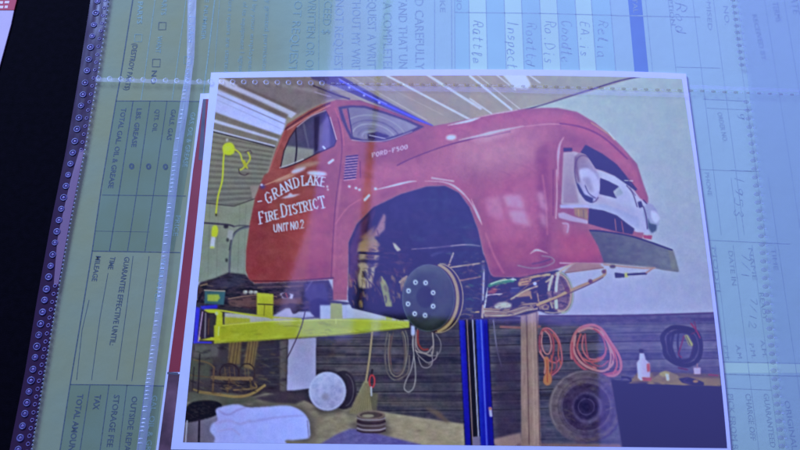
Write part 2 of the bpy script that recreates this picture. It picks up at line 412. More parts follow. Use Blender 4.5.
poly(cA((164, 222), (406, 296), (404, 306), (164, 236)), (162, 156, 200), soft=.5)
poly(cA((162, 234), (402, 304), (394, 328), (160, 264)), (114, 100, 96), soft=.6)
line(cA((160, 262), (392, 322)), 1.4, (155, 150, 190))
panel = cA((158, 268), (392, 328), (362, 430), (340, 470)) + cE((300, 60), (310, 114), (240, 134), (130, 122))
poly(panel, ((116, 104, 96), (104, 98, 96), (220, 140), (230, 200)))
line(cA((158, 268), (392, 328)), 1.1, (50, 42, 60))
mpan = mask(panel)
for k in range(30):
    y = 134+k*2.9
    line([(205, y-2+k*.1), (275, y+12-k*.7)], .9, (84, 74, 72) if k % 2 else (132, 122, 116), a=.6, clip=mpan)
for a_, b_, w_, al in [((120, 66), (400, 225), .7, .5), ((60, 100), (300, 215), .6, .35), ((250, 58), (560, 222), 2.2, .95), ((400, 54), (602, 182), 2.6, .95), ((170, 60), (460, 205), .6, .3)]:
    line(cB(a_, b_), w_, H((190, 180, 225)), a=al)
line(cC((0, 145), (80, 200)), 1.5, H((185, 180, 225)), a=.9); line(cC((0, 60), (155, 185)), 2.2, H((195, 190, 235)), a=.95)
for a_, b_, w_ in [((95, 52), (170, 112), 1.4), ((215, 52), (262, 85), 1.5), ((20, 50), (190, 186), .8)]:
    line(cC(a_, b_), w_, H((190, 186, 235)), a=.8)
# strip light glaring
P('pictured_ceiling_light', None, 'glaring ceiling light in the print')
poly(cC((120, 50), (205, 50), (228, 92), (215, 108), (165, 104)), H((205, 205, 255)), soft=1.0)
P('pictured_cable', None, 'thin dark cable across the ceiling in the print')
line(cC((180, 188), (250, 175), (440, 115), (560, 78), (640, 62)), 1.3, H((95, 80, 130)), ids=True)
line(cC((250, 176), (440, 116)), .5, H((170, 160, 190)), a=.5)
# blue door track
P('pictured_door_track', None, 'blue overhead door track in the print')
poly(cB((-40, 55), (70, 55), (160, 105), (240, 150), (425, 246), (412, 254), (210, 165), (60, 100), (-30, 72)), ((75, 62, 105), (60, 55, 130), (325, 80), (420, 120)))
line(cB((75, 78), (165, 125), (230, 160), (420, 247)), 2.0, (64, 66, 205), sm=False)
line(cB((70, 70), (160, 122), (250, 165)), .7, (130, 130, 235), a=.8, sm=False)
for q in cB((165, 133), (222, 160), (110, 103)): oval(q[0], q[1], 1.0, .9, (170, 165, 245), ids=False)
poly(cB((-10, 92), (50, 115), (105, 142), (60, 148), (-10, 140)), (104, 88, 96), soft=.7)
line(cB((-25, 96), (60, 130), (110, 146)), 1.5, (66, 50, 75))
line(cB((-20, 120), (40, 138)), .9, (140, 120, 150))

# --- left wall, below the ceiling
P('pictured_wall', None, 'beige panelled side wall in the print')
poly(cE((120, 122), (240, 136), (320, 108), (330, 420), (80, 420)), ((122, 118, 108), (118, 120, 118), (210, 210), (230, 270)))
line(cE((120, 122), (240, 136), (322, 106)), 1.1, (76, 68, 70), sm=False)
for x in (150, 182, 262, 285): line(cE((x, 130), (x-8, 400)), .6, (98, 95, 92), a=.45)
line(cE((125, 198), (215, 205), (240, 212)), 1.8, (70, 60, 80)); line(cE((240, 212), (268, 208), (310, 212)), 1.5, (78, 70, 85), a=.8)
line(cE((310, 210), (262, 222), (236, 250), (226, 300), (222, 395)), 2.2, (92, 88, 104))
line(cE((310, 207), (262, 219), (233, 248), (222, 300)), .8, (58, 50, 66), a=.8)
poly(cE((218, 225), (238, 225), (234, 262), (214, 260)), (136, 130, 138)); oval(226, 226.5, 2.5, 2, (58, 50, 62), ids=False)
for q in cE((216, 262), (212, 338)): oval(q[0], q[1], 1.4, 2, (70, 66, 72), ids=False)
# yellow drop light
P('pictured_work_light', None, 'yellow hanging work light in the print')
line(cA((203, 345), (200, 380), (196, 450)) + cE((180, 100), (172, 168)), 1.5, (172, 166, 24), ids=True)
curve(cA((197, 330), (206, 314), (228, 310), (242, 326), (240, 348), (222, 357), (202, 350)), (172, 172, 30))
oval(*cA((216, 332))[0], 3, 2.6, (190, 188, 50), ids=False); oval(*cA((214, 300))[0], 1.2, 1.6, (150, 140, 150), ids=False)
line(cA((238, 332), (262, 350), (272, 380), (290, 405)), 1.4, (168, 160, 36), ids=True); line(cA((292, 345), (300, 372), (275, 405), (262, 412)), 1.6, (160, 152, 40), ids=True)
line(cA((276, 380), (284, 398)), 3.2, (156, 146, 30), ids=True)
line(cA((282, 345), (300, 340), (306, 348)), 1.2, (90, 70, 75)); line(cA((258, 408), (262, 425), (280, 432), (294, 425)), 1.1, (75, 60, 66)); 
curve(cE((160, 212), (176, 210), (180, 230), (174, 250), (156, 248)), (176, 170, 34)); poly(cE((155, 250), (170, 252), (166, 292), (150, 290)), (168, 164, 196))
oval(*cE((158, 290))[0], 2.4, 1, (170, 164, 60), ids=False); oval(*cE((173, 168))[0], 1, 1.4, (60, 50, 50), ids=False)

# --- lower garage: planked wall
HK = .35
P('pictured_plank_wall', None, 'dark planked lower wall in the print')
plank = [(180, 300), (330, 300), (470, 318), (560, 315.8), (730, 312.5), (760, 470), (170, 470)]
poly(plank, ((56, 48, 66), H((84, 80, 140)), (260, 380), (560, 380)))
mp_ = mask(plank)
bands = [(318, 5, H((70, 58, 120))), (325, 8, H((96, 92, 142))), (336, 4, H((70, 64, 122))), (343, 8, H((104, 98, 148))), (353, 4, H((66, 62, 124))), (361, 8, H((98, 92, 140))), (370, 4, H((70, 62, 120))), (380, 9, H((86, 82, 130))), (392, 4, H((58, 54, 104)))]
for y, h_, c in bands:
    poly([(335, y+7), (480, y+2), (740, y-2), (740, y+h_-2), (480, y+h_+2), (335, y+h_+7)], c, soft=1.2, a=.6, clip=mp_)
for y, h_, c in [(340, 7, (76, 70, 92)), (352, 3, (44, 36, 60)), (360, 8, (80, 74, 98)), (372, 3, (46, 38, 60)), (380, 9, (74, 70, 94)), (394, 9, (84, 76, 92))]:
    poly([(316, y-1), (470, y+7), (470, y+h_+7), (316, y+h_-1)], c, soft=1.2, a=.75, clip=mp_)
grain([(316, 318), (735, 312), (740, 450), (316, 450)], 8, 26, 1.6, 5, (1, .95, 1), clip=mp_)
grain([(316, 318), (735, 312), (740, 450), (316, 450)], 7, 5.0, 3.5, 9, (1.2, .8, .8), clip=mp_)
for k, y in enumerate((326, 334.5, 343, 352, 361, 370, 379.5, 389, 398.5, 408)):
    line([(316, y+3), (470, y+3-k*.1), (600, y-1), (735, y-3)], 1.0, (38, 32, 48), a=.25+.5*((k*7)%5)/4, clip=mp_)
    line([(316, y+4.4), (470, y+4.4-k*.1), (600, y+.4), (735, y-1.6)], .7, (112, 102, 118), a=.35, clip=mp_)
rr = random.Random(3)
for k in range(26):
    x = rr.uniform(320, 720); y = rr.uniform(320, 400); l_ = rr.uniform(8, 30)
    poly([(x, y), (x+l_, y-.4), (x+l_, y+2.4), (x, y+2.6)], rr.choice([(98, 78, 78), (46, 34, 48), (106, 98, 112), (84, 66, 70)]), soft=1.2, a=.5, clip=mp_, ids=False)
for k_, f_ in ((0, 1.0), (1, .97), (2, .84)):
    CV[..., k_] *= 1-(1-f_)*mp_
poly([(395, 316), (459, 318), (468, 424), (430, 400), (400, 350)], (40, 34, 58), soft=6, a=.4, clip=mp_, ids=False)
line(cK((250, 172), (600, 172), (940, 160)), 1.6, H((84, 60, 112)), sm=False)
line(cK((100, 180), (200, 180)), 2.5, H((70, 55, 110)))
line(cK((115, 213), (195, 216), (262, 212)), 2.2, H((140, 88, 120)))
line(cK((88, 190), (100, 290), (118, 360)), 1.4, H((110, 100, 150)))
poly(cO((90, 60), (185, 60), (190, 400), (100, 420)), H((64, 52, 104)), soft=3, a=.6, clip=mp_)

# --- floor
HK = .1
P('pictured_floor', None, 'tan concrete floor in the print')
flo = [(180, 388), (200, 388), (262, 392), (300, 398), (320, 408)] + cN((130, 292), (240, 308), (400, 332), (540, 352)) + [(470, 460), (178, 460)]
poly(flo, ((106, 94, 86), (150, 130, 116), (230, 400), (400, 430)), soft=.7)
poly(cN((390, 290), (440, 300), (490, 348), (470, 346)), (108, 84, 74), soft=1.2, a=.8)
grain(flo, 7, 8, 3, 21, (1, 1, .9))
poly(cO((80, 410), (190, 385), (200, 440), (100, 440)), H((142, 110, 120)), soft=1.0)
poly(cO((180, 425), (560, 428), (580, 450), (160, 450)), H((120, 88, 104)), soft=.8)
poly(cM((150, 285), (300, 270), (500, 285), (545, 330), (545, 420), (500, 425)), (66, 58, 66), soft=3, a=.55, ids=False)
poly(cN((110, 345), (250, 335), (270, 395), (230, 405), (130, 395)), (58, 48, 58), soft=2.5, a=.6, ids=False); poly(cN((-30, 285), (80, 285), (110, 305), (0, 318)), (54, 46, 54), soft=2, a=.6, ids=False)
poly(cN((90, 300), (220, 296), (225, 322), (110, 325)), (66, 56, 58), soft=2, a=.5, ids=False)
mess(flo, 60, [(110, 96, 92), (146, 130, 118), (84, 74, 78), (130, 112, 108)], 3, 12, 51, .25, .3)
P('pictured_mat', None, 'blue floor mat in the print')
poly(cN((-20, 440), (60, 392), (112, 370), (150, 372), (380, 430), (385, 450), (-30, 450)), ((96, 84, 140), (92, 80, 150), (320, 440), (400, 440)), soft=.8)
grain(cN((0, 440), (110, 370), (380, 430)), 6, 3, 1.5, 33)
# dim clutter behind the lift, left
P('pictured_clutter', None, 'shadowy boards and wall behind the rocking chair in the print')
poly(cI((78, 262), (600, 240), (600, 250)) + cM((440, 30), (440, 215), (310, 250), (190, 235), (60, 250)) , ((66, 54, 60), (52, 42, 52), (190, 340), (280, 370)), soft=.8)
poly(cM((85, 55), (185, 52), (180, 100), (90, 105)), (92, 84, 84), soft=1.4, a=.8)
poly(cM((75, 110), (160, 105), (150, 180), (68, 190)), (74, 72, 62), soft=1.4, a=.8)
poly(cM((330, 60), (412, 45), (410, 230), (340, 190)), (50, 42, 56), soft=1)
for k in range(5): line(cM((335, 75+k*32), (412, 68+k*34)), .8, (74, 64, 72), a=.6)
poly(cM((412, 40), (440, 36), (436, 232), (412, 228)), (86, 74, 78), soft=.8)
poly(cM((66, 232), (300, 246), (330, 262), (180, 292), (60, 268)), (82, 76, 70), soft=1)
poly(cM((310, 255), (440, 228), (515, 258), (470, 278), (380, 272)), (64, 50, 64), soft=1)
mess(cM((70, 60), (440, 40), (436, 232), (70, 250)), 150, [(34, 24, 30), (96, 72, 56), (60, 48, 44), (84, 80, 70), (44, 34, 48)], 1.5, 6, 5, .4, .5)
# rocking chair
P('pictured_rocking_chair', None, 'wooden rocking chair in the print')
poly(cM((222, 45), (268, 42), (262, 130), (218, 125)), (112, 84, 52), soft=.8, a=.9); poly(cM((292, 42), (332, 40), (312, 150), (275, 140)), (118, 88, 54), soft=.8, a=.9)
for x in (232, 246, 258, 300, 312, 322): line(cM((x, 44), (x-12, 130)), .8, (60, 42, 40), a=.7)
ring(*cM((222, 160))[0], 9.5, 9, 1.3, (50, 34, 40), ids=True); ring(*cM((288, 160))[0], 8, 9, 1.3, (54, 38, 40), ids=True)
for x in (205, 222, 240, 280, 292): line(cM((x, 140), (x+4, 178)), .9, (96, 70, 52), a=.8)
line(cM((160, 178), (230, 182), (305, 182)), 3.6, (112, 84, 58), ids=True)
line(cM((165, 140), (160, 235)), 1.8, (92, 66, 50), ids=True); line(cM((222, 185), (215, 235)), 1.6, (80, 58, 48), ids=True); line(cM((300, 185), (306, 225)), 1.6, (90, 66, 46), ids=True)
line(cM((110, 232), (180, 242), (250, 250), (305, 240), (355, 208)), 2.6, (130, 100, 60), ids=True)
line(cM((85, 222), (140, 238), (190, 240)), 1.8, (112, 86, 56), ids=True); line(cM((240, 225), (320, 218), (318, 200)), 1.6, (110, 84, 60), ids=True)
line(cM((90, 112), (140, 122), (165, 140)), 1.3, (100, 74, 52)); line(cM((78, 170), (160, 178)), 1.2, (84, 62, 48)); line(cM((180, 200), (290, 206)), 1, (40, 28, 36))
line(cM((112, 90), (105, 235)), 1.2, (44, 34, 42)); line(cM((90, 140), (84, 225)), 1.2, (52, 40, 44))
mess(cM((150, 190), (310, 185), (330, 235), (150, 240)), 40, [(34, 24, 34), (110, 80, 52), (60, 44, 44)], 1.5, 5, 8, .35, .6)
# white panel and wheel cover
P('pictured_white_panel', None, 'white upright panel in the print')
poly(cM((444, 34), (548, 28), (546, 216), (470, 226), (438, 226)), ((140, 130, 170), (150, 142, 196), (290, 340), (300, 390)), soft=.5)
P('pictured_spare_tire', None, 'dark spare tire leaning behind the white wheel in the print')
oval(*cN((88, 225))[0], 13, 19.5, (50, 40, 56)); ring(*cN((92, 225))[0], 9, 16, 1.0, (78, 68, 84), a0=-80, a1=80)
P('pictured_white_wheel', None, 'round white wheel leaning on the wall in the print')
oval(*cN((28, 230))[0], 18.8, 19.6, ((160, 156, 208), (140, 132, 182), (318, 380), (335, 408)))
ring(*cN((28, 230))[0], 17.4, 18.2, .9, (176, 172, 226), a=.6)
grain(ell(*cN((30, 230))[0], 17, 18), 10, 4, 4, 41, (1, .9, .9)); oval(*cN((20, 250))[0], 4, 3.5, (130, 118, 150), soft=1.2, a=.7, ids=False)
# broom
P('pictured_broom', None, 'straw broom leaning on the wall in the print')
line(cN((197, -5), (186, 100), (172, 195)), 2.0, (140, 116, 92), ids=True)
poly(cN((165, 192), (182, 192), (196, 250), (200, 306), (150, 318), (108, 312), (140, 245)), ((132, 118, 92), (122, 106, 84), (365, 385), (360, 412)), soft=.6)
for k in range(9): line(cN((168+k*1.6, 200), (118+k*10, 308)), .5, (96, 80, 66), a=.6)
P('pictured_dustpan', None, 'dustpan and red handled brush in the print')
poly(cN((185, 235), (218, 238), (212, 305), (196, 300)), (92, 84, 70), soft=.7); line(cN((196, 150), (192, 175)), 2.2, (50, 40, 50), ids=True)
ring(*cN((195, 192))[0], 2.6, 6, 1.6, (176, 32, 60), ids=True); line(cN((192, 215), (193, 245)), 1.8, (150, 146, 170), ids=True)
# stacked rims
P('pictured_wheel_rim', None, 'two stacked steel rims on the floor in the print')
poly(cN((140, 318), (242, 318), (246, 372), (226, 386), (160, 386), (138, 372)), ((66, 48, 58), (86, 66, 72), (360, 415), (384, 430)), soft=.5)
oval(*cN((192, 318))[0], 14, 4.6, (118, 96, 92)); oval(*cN((192, 319))[0], 11.5, 3.2, (74, 58, 62), ids=False); oval(*cN((180, 322))[0], 6, 1.6, (132, 116, 104), ids=False)
for y, c in ((334, (128, 112, 126)), (346, (52, 36, 50)), (356, (110, 92, 104)), (372, (142, 124, 150)), (381, (60, 44, 58))):
    line(cN((140, y-4), (165, y+3), (220, y+3), (244, y-4)), 1.5, c, a=.9)
# bucket and cloth bottom left
P('pictured_bucket', None, 'dark bucket of rags in the print')
poly(cM((60, 328), (190, 318), (200, 430), (46, 430)), ((88, 74, 96), (112, 100, 132), (190, 425), (215, 425)), soft=.6)
curve(cM((58, 300), (80, 272), (140, 264), (188, 274), (192, 305), (150, 328), (60, 345)), (24, 18, 26), soft=.6)
grain(cM((58, 270), (190, 270), (190, 330), (58, 340)), 12, 2, 1.2, 3); line(cM((110, 335), (108, 425)), 2.0, (36, 28, 44)); line(cM((64, 340), (58, 425)), 1.2, (150, 140, 180))
P('pictured_cloth', None, 'white cloth bundle in the print')
curve(cM((172, 298), (210, 284), (255, 279), (292, 290), (360, 288), (440, 284), (490, 302), (518, 335), (524, 372), (520, 404), (470, 412), (432, 414), (430, 436), (300, 440), (176, 436), (168, 402), (150, 378), (158, 352), (178, 338)), ((148, 142, 214), (158, 160, 244), (220, 405), (290, 440)), soft=.7)
line(cM((180, 300), (215, 318), (255, 300), (280, 292)), 1.6, (136, 118, 178), a=.7, soft=2); line(cM((172, 350), (220, 340), (262, 352), (300, 340)), 2.2, (150, 130, 190), a=.6, soft=2.5)
line(cM((300, 345), (400, 328), (500, 320)), 1.6, (140, 126, 190), a=.6, soft=2.5); line(cM((515, 340), (520, 400)), 1.2, (120, 104, 150), a=.8); line(cM((180, 380), (230, 372), (260, 392)), 2, (156, 138, 200), a=.6, soft=2)
HK = .5
# --- hanging coils on the plank wall
def coil(name, label, cx, cy, rx, ry, n, wpx, cols, rot=0, seed=1, jit=.12):
    P(name, None, label); r = random.Random(seed)
    for k in range(n):
        q = 1-k*.06
        ring(cx+r.uniform(-jit, jit)*rx, cy+r.uniform(-jit, jit)*ry, rx*(1-r.uniform(0, .42)), ry*(1-r.uniform(0, .4)), wpx*r.uniform(.8, 1.2), cols[k % len(cols)], rot=rot+r.uniform(-9, 9), a0=0, a1=360, ids=True, soft=.6)
cc = c_(340, 320, 5.629); ch = c_(530, 320, 5.627); cb_ = c_(620, 320, 5.627); ca_ = c_(470, 255, 5.714); cp = c_(180, 270, 4.444); cg = c_(550, 140, 4.5); cr = c_(340, 240, 4.5)
P('pictured_rope_coil', None, 'tan rope coil in the print')
for pts, w_, col in (([(268, 70), (255, 160), (262, 280), (300, 335), (345, 325), (385, 290), (390, 200)], 1.3, (106, 92, 92)), ([(280, 80), (272, 190), (285, 290), (320, 318), (355, 290), (372, 220), (368, 110), (352, 65)], 1.2, (116, 98, 92)),
    ([(300, 70), (285, 170), (290, 270), (315, 300), (350, 280), (365, 200), (355, 100), (345, 70)], 1.1, (92, 74, 76)), ([(262, 120), (250, 210), (275, 310), (330, 338), (370, 310)], 1.0, (84, 72, 80)), ([(368, 60), (382, 110), (380, 200), (365, 270)], .9, (112, 100, 100))):
    line(cc(*pts), w_, col, ids=True)
line(cc((290, 90), (278, 180), (288, 250)), .7, (140, 66, 66), a=.6)
P('pictured_cord', None, 'pale looped cord hanging under the drum in the print')
poly(cc((400, 32), (420, 32), (422, 80), (412, 92), (400, 82)), (170, 168, 218))
for pts, w_, col in (([(412, 85), (408, 140), (415, 200), (400, 280), (372, 340), (362, 385), (385, 405), (412, 385), (425, 330), (422, 250), (415, 190), (412, 100)], 1.0, (140, 126, 140)),
    ([(436, 50), (424, 110), (430, 180), (470, 225), (500, 240), (540, 215), (548, 180)], .9, (134, 116, 132)), ([(520, 70), (526, 140), (515, 200), (480, 190), (440, 180), (425, 170)], 1.2, (140, 120, 130)),
    ([(440, 210), (460, 260), (495, 268), (520, 240), (515, 180)], .9, (128, 112, 132)), ([(540, 80), (565, 120), (565, 170), (540, 200), (500, 195)], .8, (118, 104, 124)), ([(430, 70), (430, 140), (450, 175), (490, 185), (520, 150)], 1.4, (130, 110, 122)), ([(500, 250), (520, 240)], 1, (110, 96, 110))):
    line(cc(*pts), w_, H(tuple(q+2 for q in col), .1), ids=True)
line(cc((438, 60), (440, 130), (465, 165), (495, 165)), 1.8, H((140, 44, 60), .1), ids=True)
HK = .12
P('pictured_red_hose', None, 'small red hose coil beside the wooden post in the print')
hr = [H((176, 76, 110)), H((150, 60, 96)), H((196, 98, 120)), H((168, 70, 84))]
for k, (pts, w_) in enumerate((([(60, 80), (75, 50), (110, 50), (150, 90), (170, 140), (180, 230), (160, 280), (125, 310)], 1.5), ([(55, 90), (55, 160), (75, 210), (110, 225), (130, 190), (130, 110), (100, 60), (70, 60)], 1.8), ([(70, 70), (65, 130), (80, 180), (105, 190), (120, 150), (110, 90), (85, 62)], 1.2),
    ([(130, 80), (160, 130), (160, 200), (175, 250)], 1.3), ([(60, 170), (75, 210), (140, 240), (165, 220)], 1.4), ([(145, 210), (150, 270), (120, 300)], 1.3), ([(55, 180), (85, 230), (82, 300)], 1.4), ([(120, 200), (125, 260), (112, 320)], 1.3))):
    line(ch(*pts), w_, hr[k % 4], ids=True)
curve(ch((80, 215), (105, 215), (108, 290), (122, 320), (118, 355), (95, 368), (76, 350), (78, 320), (90, 290)), H((190, 94, 84))); line(ch((96, 225), (98, 350)), .8, H((140, 60, 80)))
P('pictured_red_hose', None, 'large red hose coil above the tire in the print')
hr = [H((186, 80, 112)), H((160, 64, 102)), H((200, 98, 124)), H((176, 70, 96))]
for k, (pts, w_) in enumerate((([(235, 215), (235, 130), (270, 55), (340, 28), (400, 50), (450, 120), (500, 200), (512, 270), (480, 310), (430, 312)], 2.6), ([(240, 130), (245, 210), (290, 265), (360, 300), (430, 305), (490, 290)], 2.4), ([(255, 90), (250, 180), (300, 250), (380, 285), (430, 280), (470, 230), (450, 150), (400, 70), (330, 45), (275, 65)], 2.2),
    ([(285, 80), (265, 150), (290, 210), (350, 235), (410, 215), (430, 160)], 1.8), ([(300, 90), (295, 160), (330, 215), (385, 220), (425, 190)], 1.5), ([(310, 80), (320, 180), (345, 240), (400, 260), (440, 230)], 1.4), ([(400, 60), (440, 130), (455, 210), (440, 280)], 1.6),
    ([(420, 90), (470, 170), (490, 250), (470, 300)], 1.8), ([(270, 170), (310, 240), (370, 270)], 1.8), ([(360, 50), (405, 90), (425, 150), (420, 200), (380, 215)], 1.5))):
    line(ch(*pts), w_, hr[k % 4], ids=True)
for pts in ([(265, 190), (300, 235), (350, 262)], [(460, 190), (478, 250), (465, 285)], [(250, 150), (262, 190)]): line(ch(*pts), .8, H((90, 40, 90)), a=.7)
line(ch((500, 350), (530, 325), (560, 335), (575, 350), (540, 360), (510, 350)), 1.1, H((52, 40, 104)), ids=True)
HK = .9
P('pictured_cable_coil', None, 'dark blue cable coil over the workbench in the print')
for k, (pts, w_) in enumerate((([(250, 150), (240, 90), (290, 45), (360, 45), (430, 70), (455, 140), (440, 220), (380, 255), (310, 240), (260, 200), (250, 150)], 4.0), ([(275, 150), (275, 90), (330, 65), (400, 80), (430, 150), (400, 220), (330, 230), (285, 190), (275, 150)], 3.6), ([(300, 80), (290, 150), (310, 210)], 2.2), ([(400, 90), (415, 150), (400, 210)], 2.5), ([(330, 60), (325, 140), (340, 230)], 1.4))):
    line(cb_(*pts), w_, [H((48, 42, 108)), H((56, 52, 128)), H((42, 38, 100)), H((70, 60, 132))][k % 4], ids=True, soft=1.5)
for pts in ([(262, 180), (262, 110), (300, 60)], [(290, 180), (300, 100), (350, 75)], [(430, 110), (445, 170), (420, 225)], [(350, 235), (400, 225), (430, 190)]): line(cb_(*pts), .7, H((82, 74, 150)), a=.7)
line(cb_((360, 90), (345, 140), (330, 190), (345, 210)), 1.3, H((140, 50, 96)), a=.9); line(cb_((400, 20), (430, 60), (450, 100)), 1.5, H((150, 54, 110))); line(cb_((418, 10), (428, 60), (400, 80)), .8, H((130, 50, 110))); line(cb_((330, 270), (380, 280)), 1.2, H((110, 46, 96)))
poly(cb_((362, 88), (378, 82), (412, 135), (408, 148), (388, 142)), H((150, 146, 130))); line(cb_((372, 92), (395, 140)), .7, H((90, 80, 110)))
# --- big tire on the wall
HK = .3
P('pictured_tire', None, 'worn truck tire leaning on the wall in the print')
tx, ty = cO((436, 288))[0]
oval(tx, ty, 37.5, 37, (H((112, 94, 124)), H((74, 62, 120)), (556, 390), (622, 420)))
ring(tx, ty, 33, 33, 3.5, H((98, 82, 118)), a=.7); ring(tx, ty, 35.8, 35.4, 1.5, H((120, 104, 136)), a=.6, a0=150, a1=290)
oval(tx-.5, ty+.5, 25, 25, H((70, 56, 108)), soft=1.2, ids=False); ring(tx, ty, 24.5, 24.5, 1.2, H((112, 98, 140)), a=.5, soft=1.4)
for r_ in (28, 20): ring(tx, ty, r_, r_, 1.2, H((58, 48, 100)), a=.4, soft=1.5)
mess(ell(tx, ty, 36, 36), 90, [H((60, 48, 90)), H((104, 88, 110)), H((80, 66, 96)), H((118, 98, 110))], 2, 6, 61, .4, .3)
oval(tx+1, ty+1, 15, 16, H((92, 78, 132)), soft=1, ids=False); oval(tx, ty, 12.5, 13, H((56, 46, 104)), soft=1, ids=False)
ring(tx, ty, 8, 8, 1, H((88, 74, 130)), a=.7); oval(tx, ty, 4, 4, H((48, 40, 100)), ids=False, soft=.8)
grain(ell(tx, ty, 36, 36), 6, 3, 3, 55)
# --- workbench, bottle and small tools
HK = .9
P('pictured_workbench', None, 'dark workbench in the print')
poly(cQ((118, 185), (190, 205), (560, 208), (570, 470), (165, 470)), (H((44, 40, 112), .9), H((38, 36, 108), .9), (620, 400), (720, 440)), soft=.8)
poly(cQ((170, 205), (198, 208), (215, 440), (165, 440)), H((58, 50, 124)), soft=1.5, a=.6)
poly(cb_((52, 350), (95, 300), (180, 296), (560, 308), (570, 375), (400, 372), (56, 362)), H((134, 110, 128)), soft=.5)
poly(cb_((180, 296), (560, 306), (560, 325), (190, 318)), H((96, 80, 120)), soft=1, a=.7)
line(cb_((55, 362), (560, 378)), 1.4, H((50, 40, 100))); line(cb_((10, 320), (50, 325), (60, 345), (10, 350)), 1.3, H((46, 38, 100)), ids=True)
mess(cQ((118, 185), (560, 208), (560, 440), (170, 440)), 40, [H((50, 44, 112)), H((40, 36, 112)), H((60, 52, 116))], 6, 22, 62, .3, .35)
P('pictured_bottle', None, 'white plastic bottle with red label on the workbench in the print')
poly(cL((224, 312), (240, 312), (246, 335), (262, 350), (264, 405), (255, 414), (226, 414), (217, 404), (213, 348), (222, 335)), (H((190, 178, 235)), H((160, 145, 215)), (638, 360), (650, 360)))
poly(cL((222, 297), (236, 297), (237, 310), (224, 310)), H((70, 40, 90))); poly(cL((250, 352), (261, 350), (263, 380), (252, 382)), H((190, 80, 120))); poly(cL((232, 402), (270, 404), (266, 416), (236, 416)), H((170, 80, 110)))
P('pictured_tool', None, 'small tools and clamps on the workbench in the print')
curve(cb_((195, 328), (225, 300), (260, 285), (300, 300), (330, 318), (300, 338), (255, 330)), H((140, 116, 140))); curve(cb_((222, 300), (255, 288), (280, 300), (262, 318), (235, 316)), H((160, 140, 140)), ids=False); poly(cb_((255, 300), (275, 305), (278, 342), (262, 342)), H((190, 180, 215)), ids=False)
poly(cb_((330, 330), (380, 322), (430, 335), (472, 352), (470, 368), (400, 365), (350, 352)), H((52, 46, 128))); line(cb_((380, 325), (360, 345), (395, 355)), 1.2, H((80, 70, 150)), ids=True); oval(*cb_((425, 345))[0], 3, 1.6, H((150, 110, 120)), ids=False); line(cb_((500, 308), (550, 312)), 1.2, H((160, 60, 80)), ids=True)
P('pictured_cup', None, 'small pink cup on the workbench in the print')
poly(cL((426, 366), (452, 366), (452, 390), (428, 390)), H((190, 150, 215))); line(cL((440, 352), (440, 366)), 1.2, H((150, 110, 160)), ids=True)
# --- wooden post and blue lift column
HK = .3
P('pictured_wooden_post', None, 'wooden post under the frame in the print')
poly(cK((190, 168), (200, 158), (252, 152), (258, 160)) + cO((252, 20), (266, 440), (192, 440)), (H((140, 112, 130)), H((158, 124, 140)), (521, 380), (540, 380)))
line(cK((212, 172)) + cO((222, 430)), 1.2, H((108, 82, 112)), a=.8); line(cK((232, 165)) + cO((243, 430)), .8, H((170, 140, 150)), a=.7); line(cK((250, 160)) + cO((262, 430)), 1.2, H((104, 80, 112)), a=.7)
grain(cK((190, 160), (256, 155)) + cO((266, 440), (192, 440)), 7, 2.2, 12, 61, (1, .8, .7))
P('pictured_lift_column', None, 'blue lift column in the print')
poly([(459, 320), (488, 319), (494, 447), (465, 447)], H((52, 42, 96), .8))
poly([(459, 320), (465, 320), (471, 447), (465.5, 447)], (H((48, 54, 205), .4), H((40, 34, 178), .4), (460, 330), (466, 330)))
poly([(475.5, 319), (487.5, 319), (494, 447), (480.5, 447)], (H((48, 66, 205), .5), H((42, 30, 178), .5), (477, 340), (488, 340)))
line([(481, 320), (487, 447)], 1.6, H((110, 130, 245), .4), a=.55); line([(484.5, 320), (490, 447)], 1.0, H((36, 34, 150), .4), a=.8)
line([(467, 320), (473, 447)], .8, H((170, 130, 160))); line([(472.6, 320), (479, 447)], 1.2, H((165, 160, 220))); line([(469.8, 320), (476, 447)], 2.0, H((38, 28, 80), .8))
poly(cO((70, 290), (80, 290), (84, 325), (74, 325)), H((180, 160, 210))); poly(cO((10, 400), (38, 398), (40, 440), (10, 440)), H((112, 100, 150))); oval(*cO((76, 295))[0], 1.4, 1.4, H((200, 80, 90)))
# --- undercarriage seen behind the lift
HK = 1.0
P('pictured_chassis', None, 'rusty chassis and axle parts under the truck in the print')
chs = cp((75, 85), (90, 55), (160, 35), (215, 12), (290, 20), (330, 60), (660, 45), (700, 130), (660, 140), (665, 195), (640, 208), (600, 205), (575, 180), (520, 190), (470, 165), (410, 210), (340, 180), (200, 165), (100, 160), (76, 130))
poly(chs, ((44, 34, 46), (52, 40, 62), (210, 290), (320, 290)), soft=.7); mc_ = mask(chs)
grain(chs, 18, 4, 1.4, 71, (1.2, .8, .8), clip=mc_)
poly(cp((160, 40), (215, 16), (285, 25), (300, 50), (250, 75), (160, 85), (110, 80)), (56, 50, 72), soft=1.2, a=.8); poly(cp((330, 62), (660, 48), (660, 72), (345, 88)), (62, 46, 66), soft=1.2, a=.8); line(cp((345, 78), (500, 72), (580, 70)), .9, (92, 64, 74))
poly(cp((215, 135), (300, 118), (420, 128), (540, 122), (545, 150), (430, 155), (300, 165), (220, 160)), (98, 62, 64), soft=1.0, a=.9); line(cp((215, 128), (330, 112), (430, 118)), 1.0, (128, 88, 80)); line(cp((260, 160), (340, 172)), 1.2, (70, 40, 50))
mess(chs, 150, [(26, 18, 26), (96, 66, 62), (70, 54, 70), (50, 38, 46), (120, 92, 80)], 1.2, 5, 36, .35, .5, clip=mc_)
for x in (290, 315, 335): oval(*cp((x, 98))[0], 2.4, 2.2, (130, 116, 120), ids=False); oval(*cp((x+3, 96))[0], 1.0, .8, (190, 180, 190), ids=False)
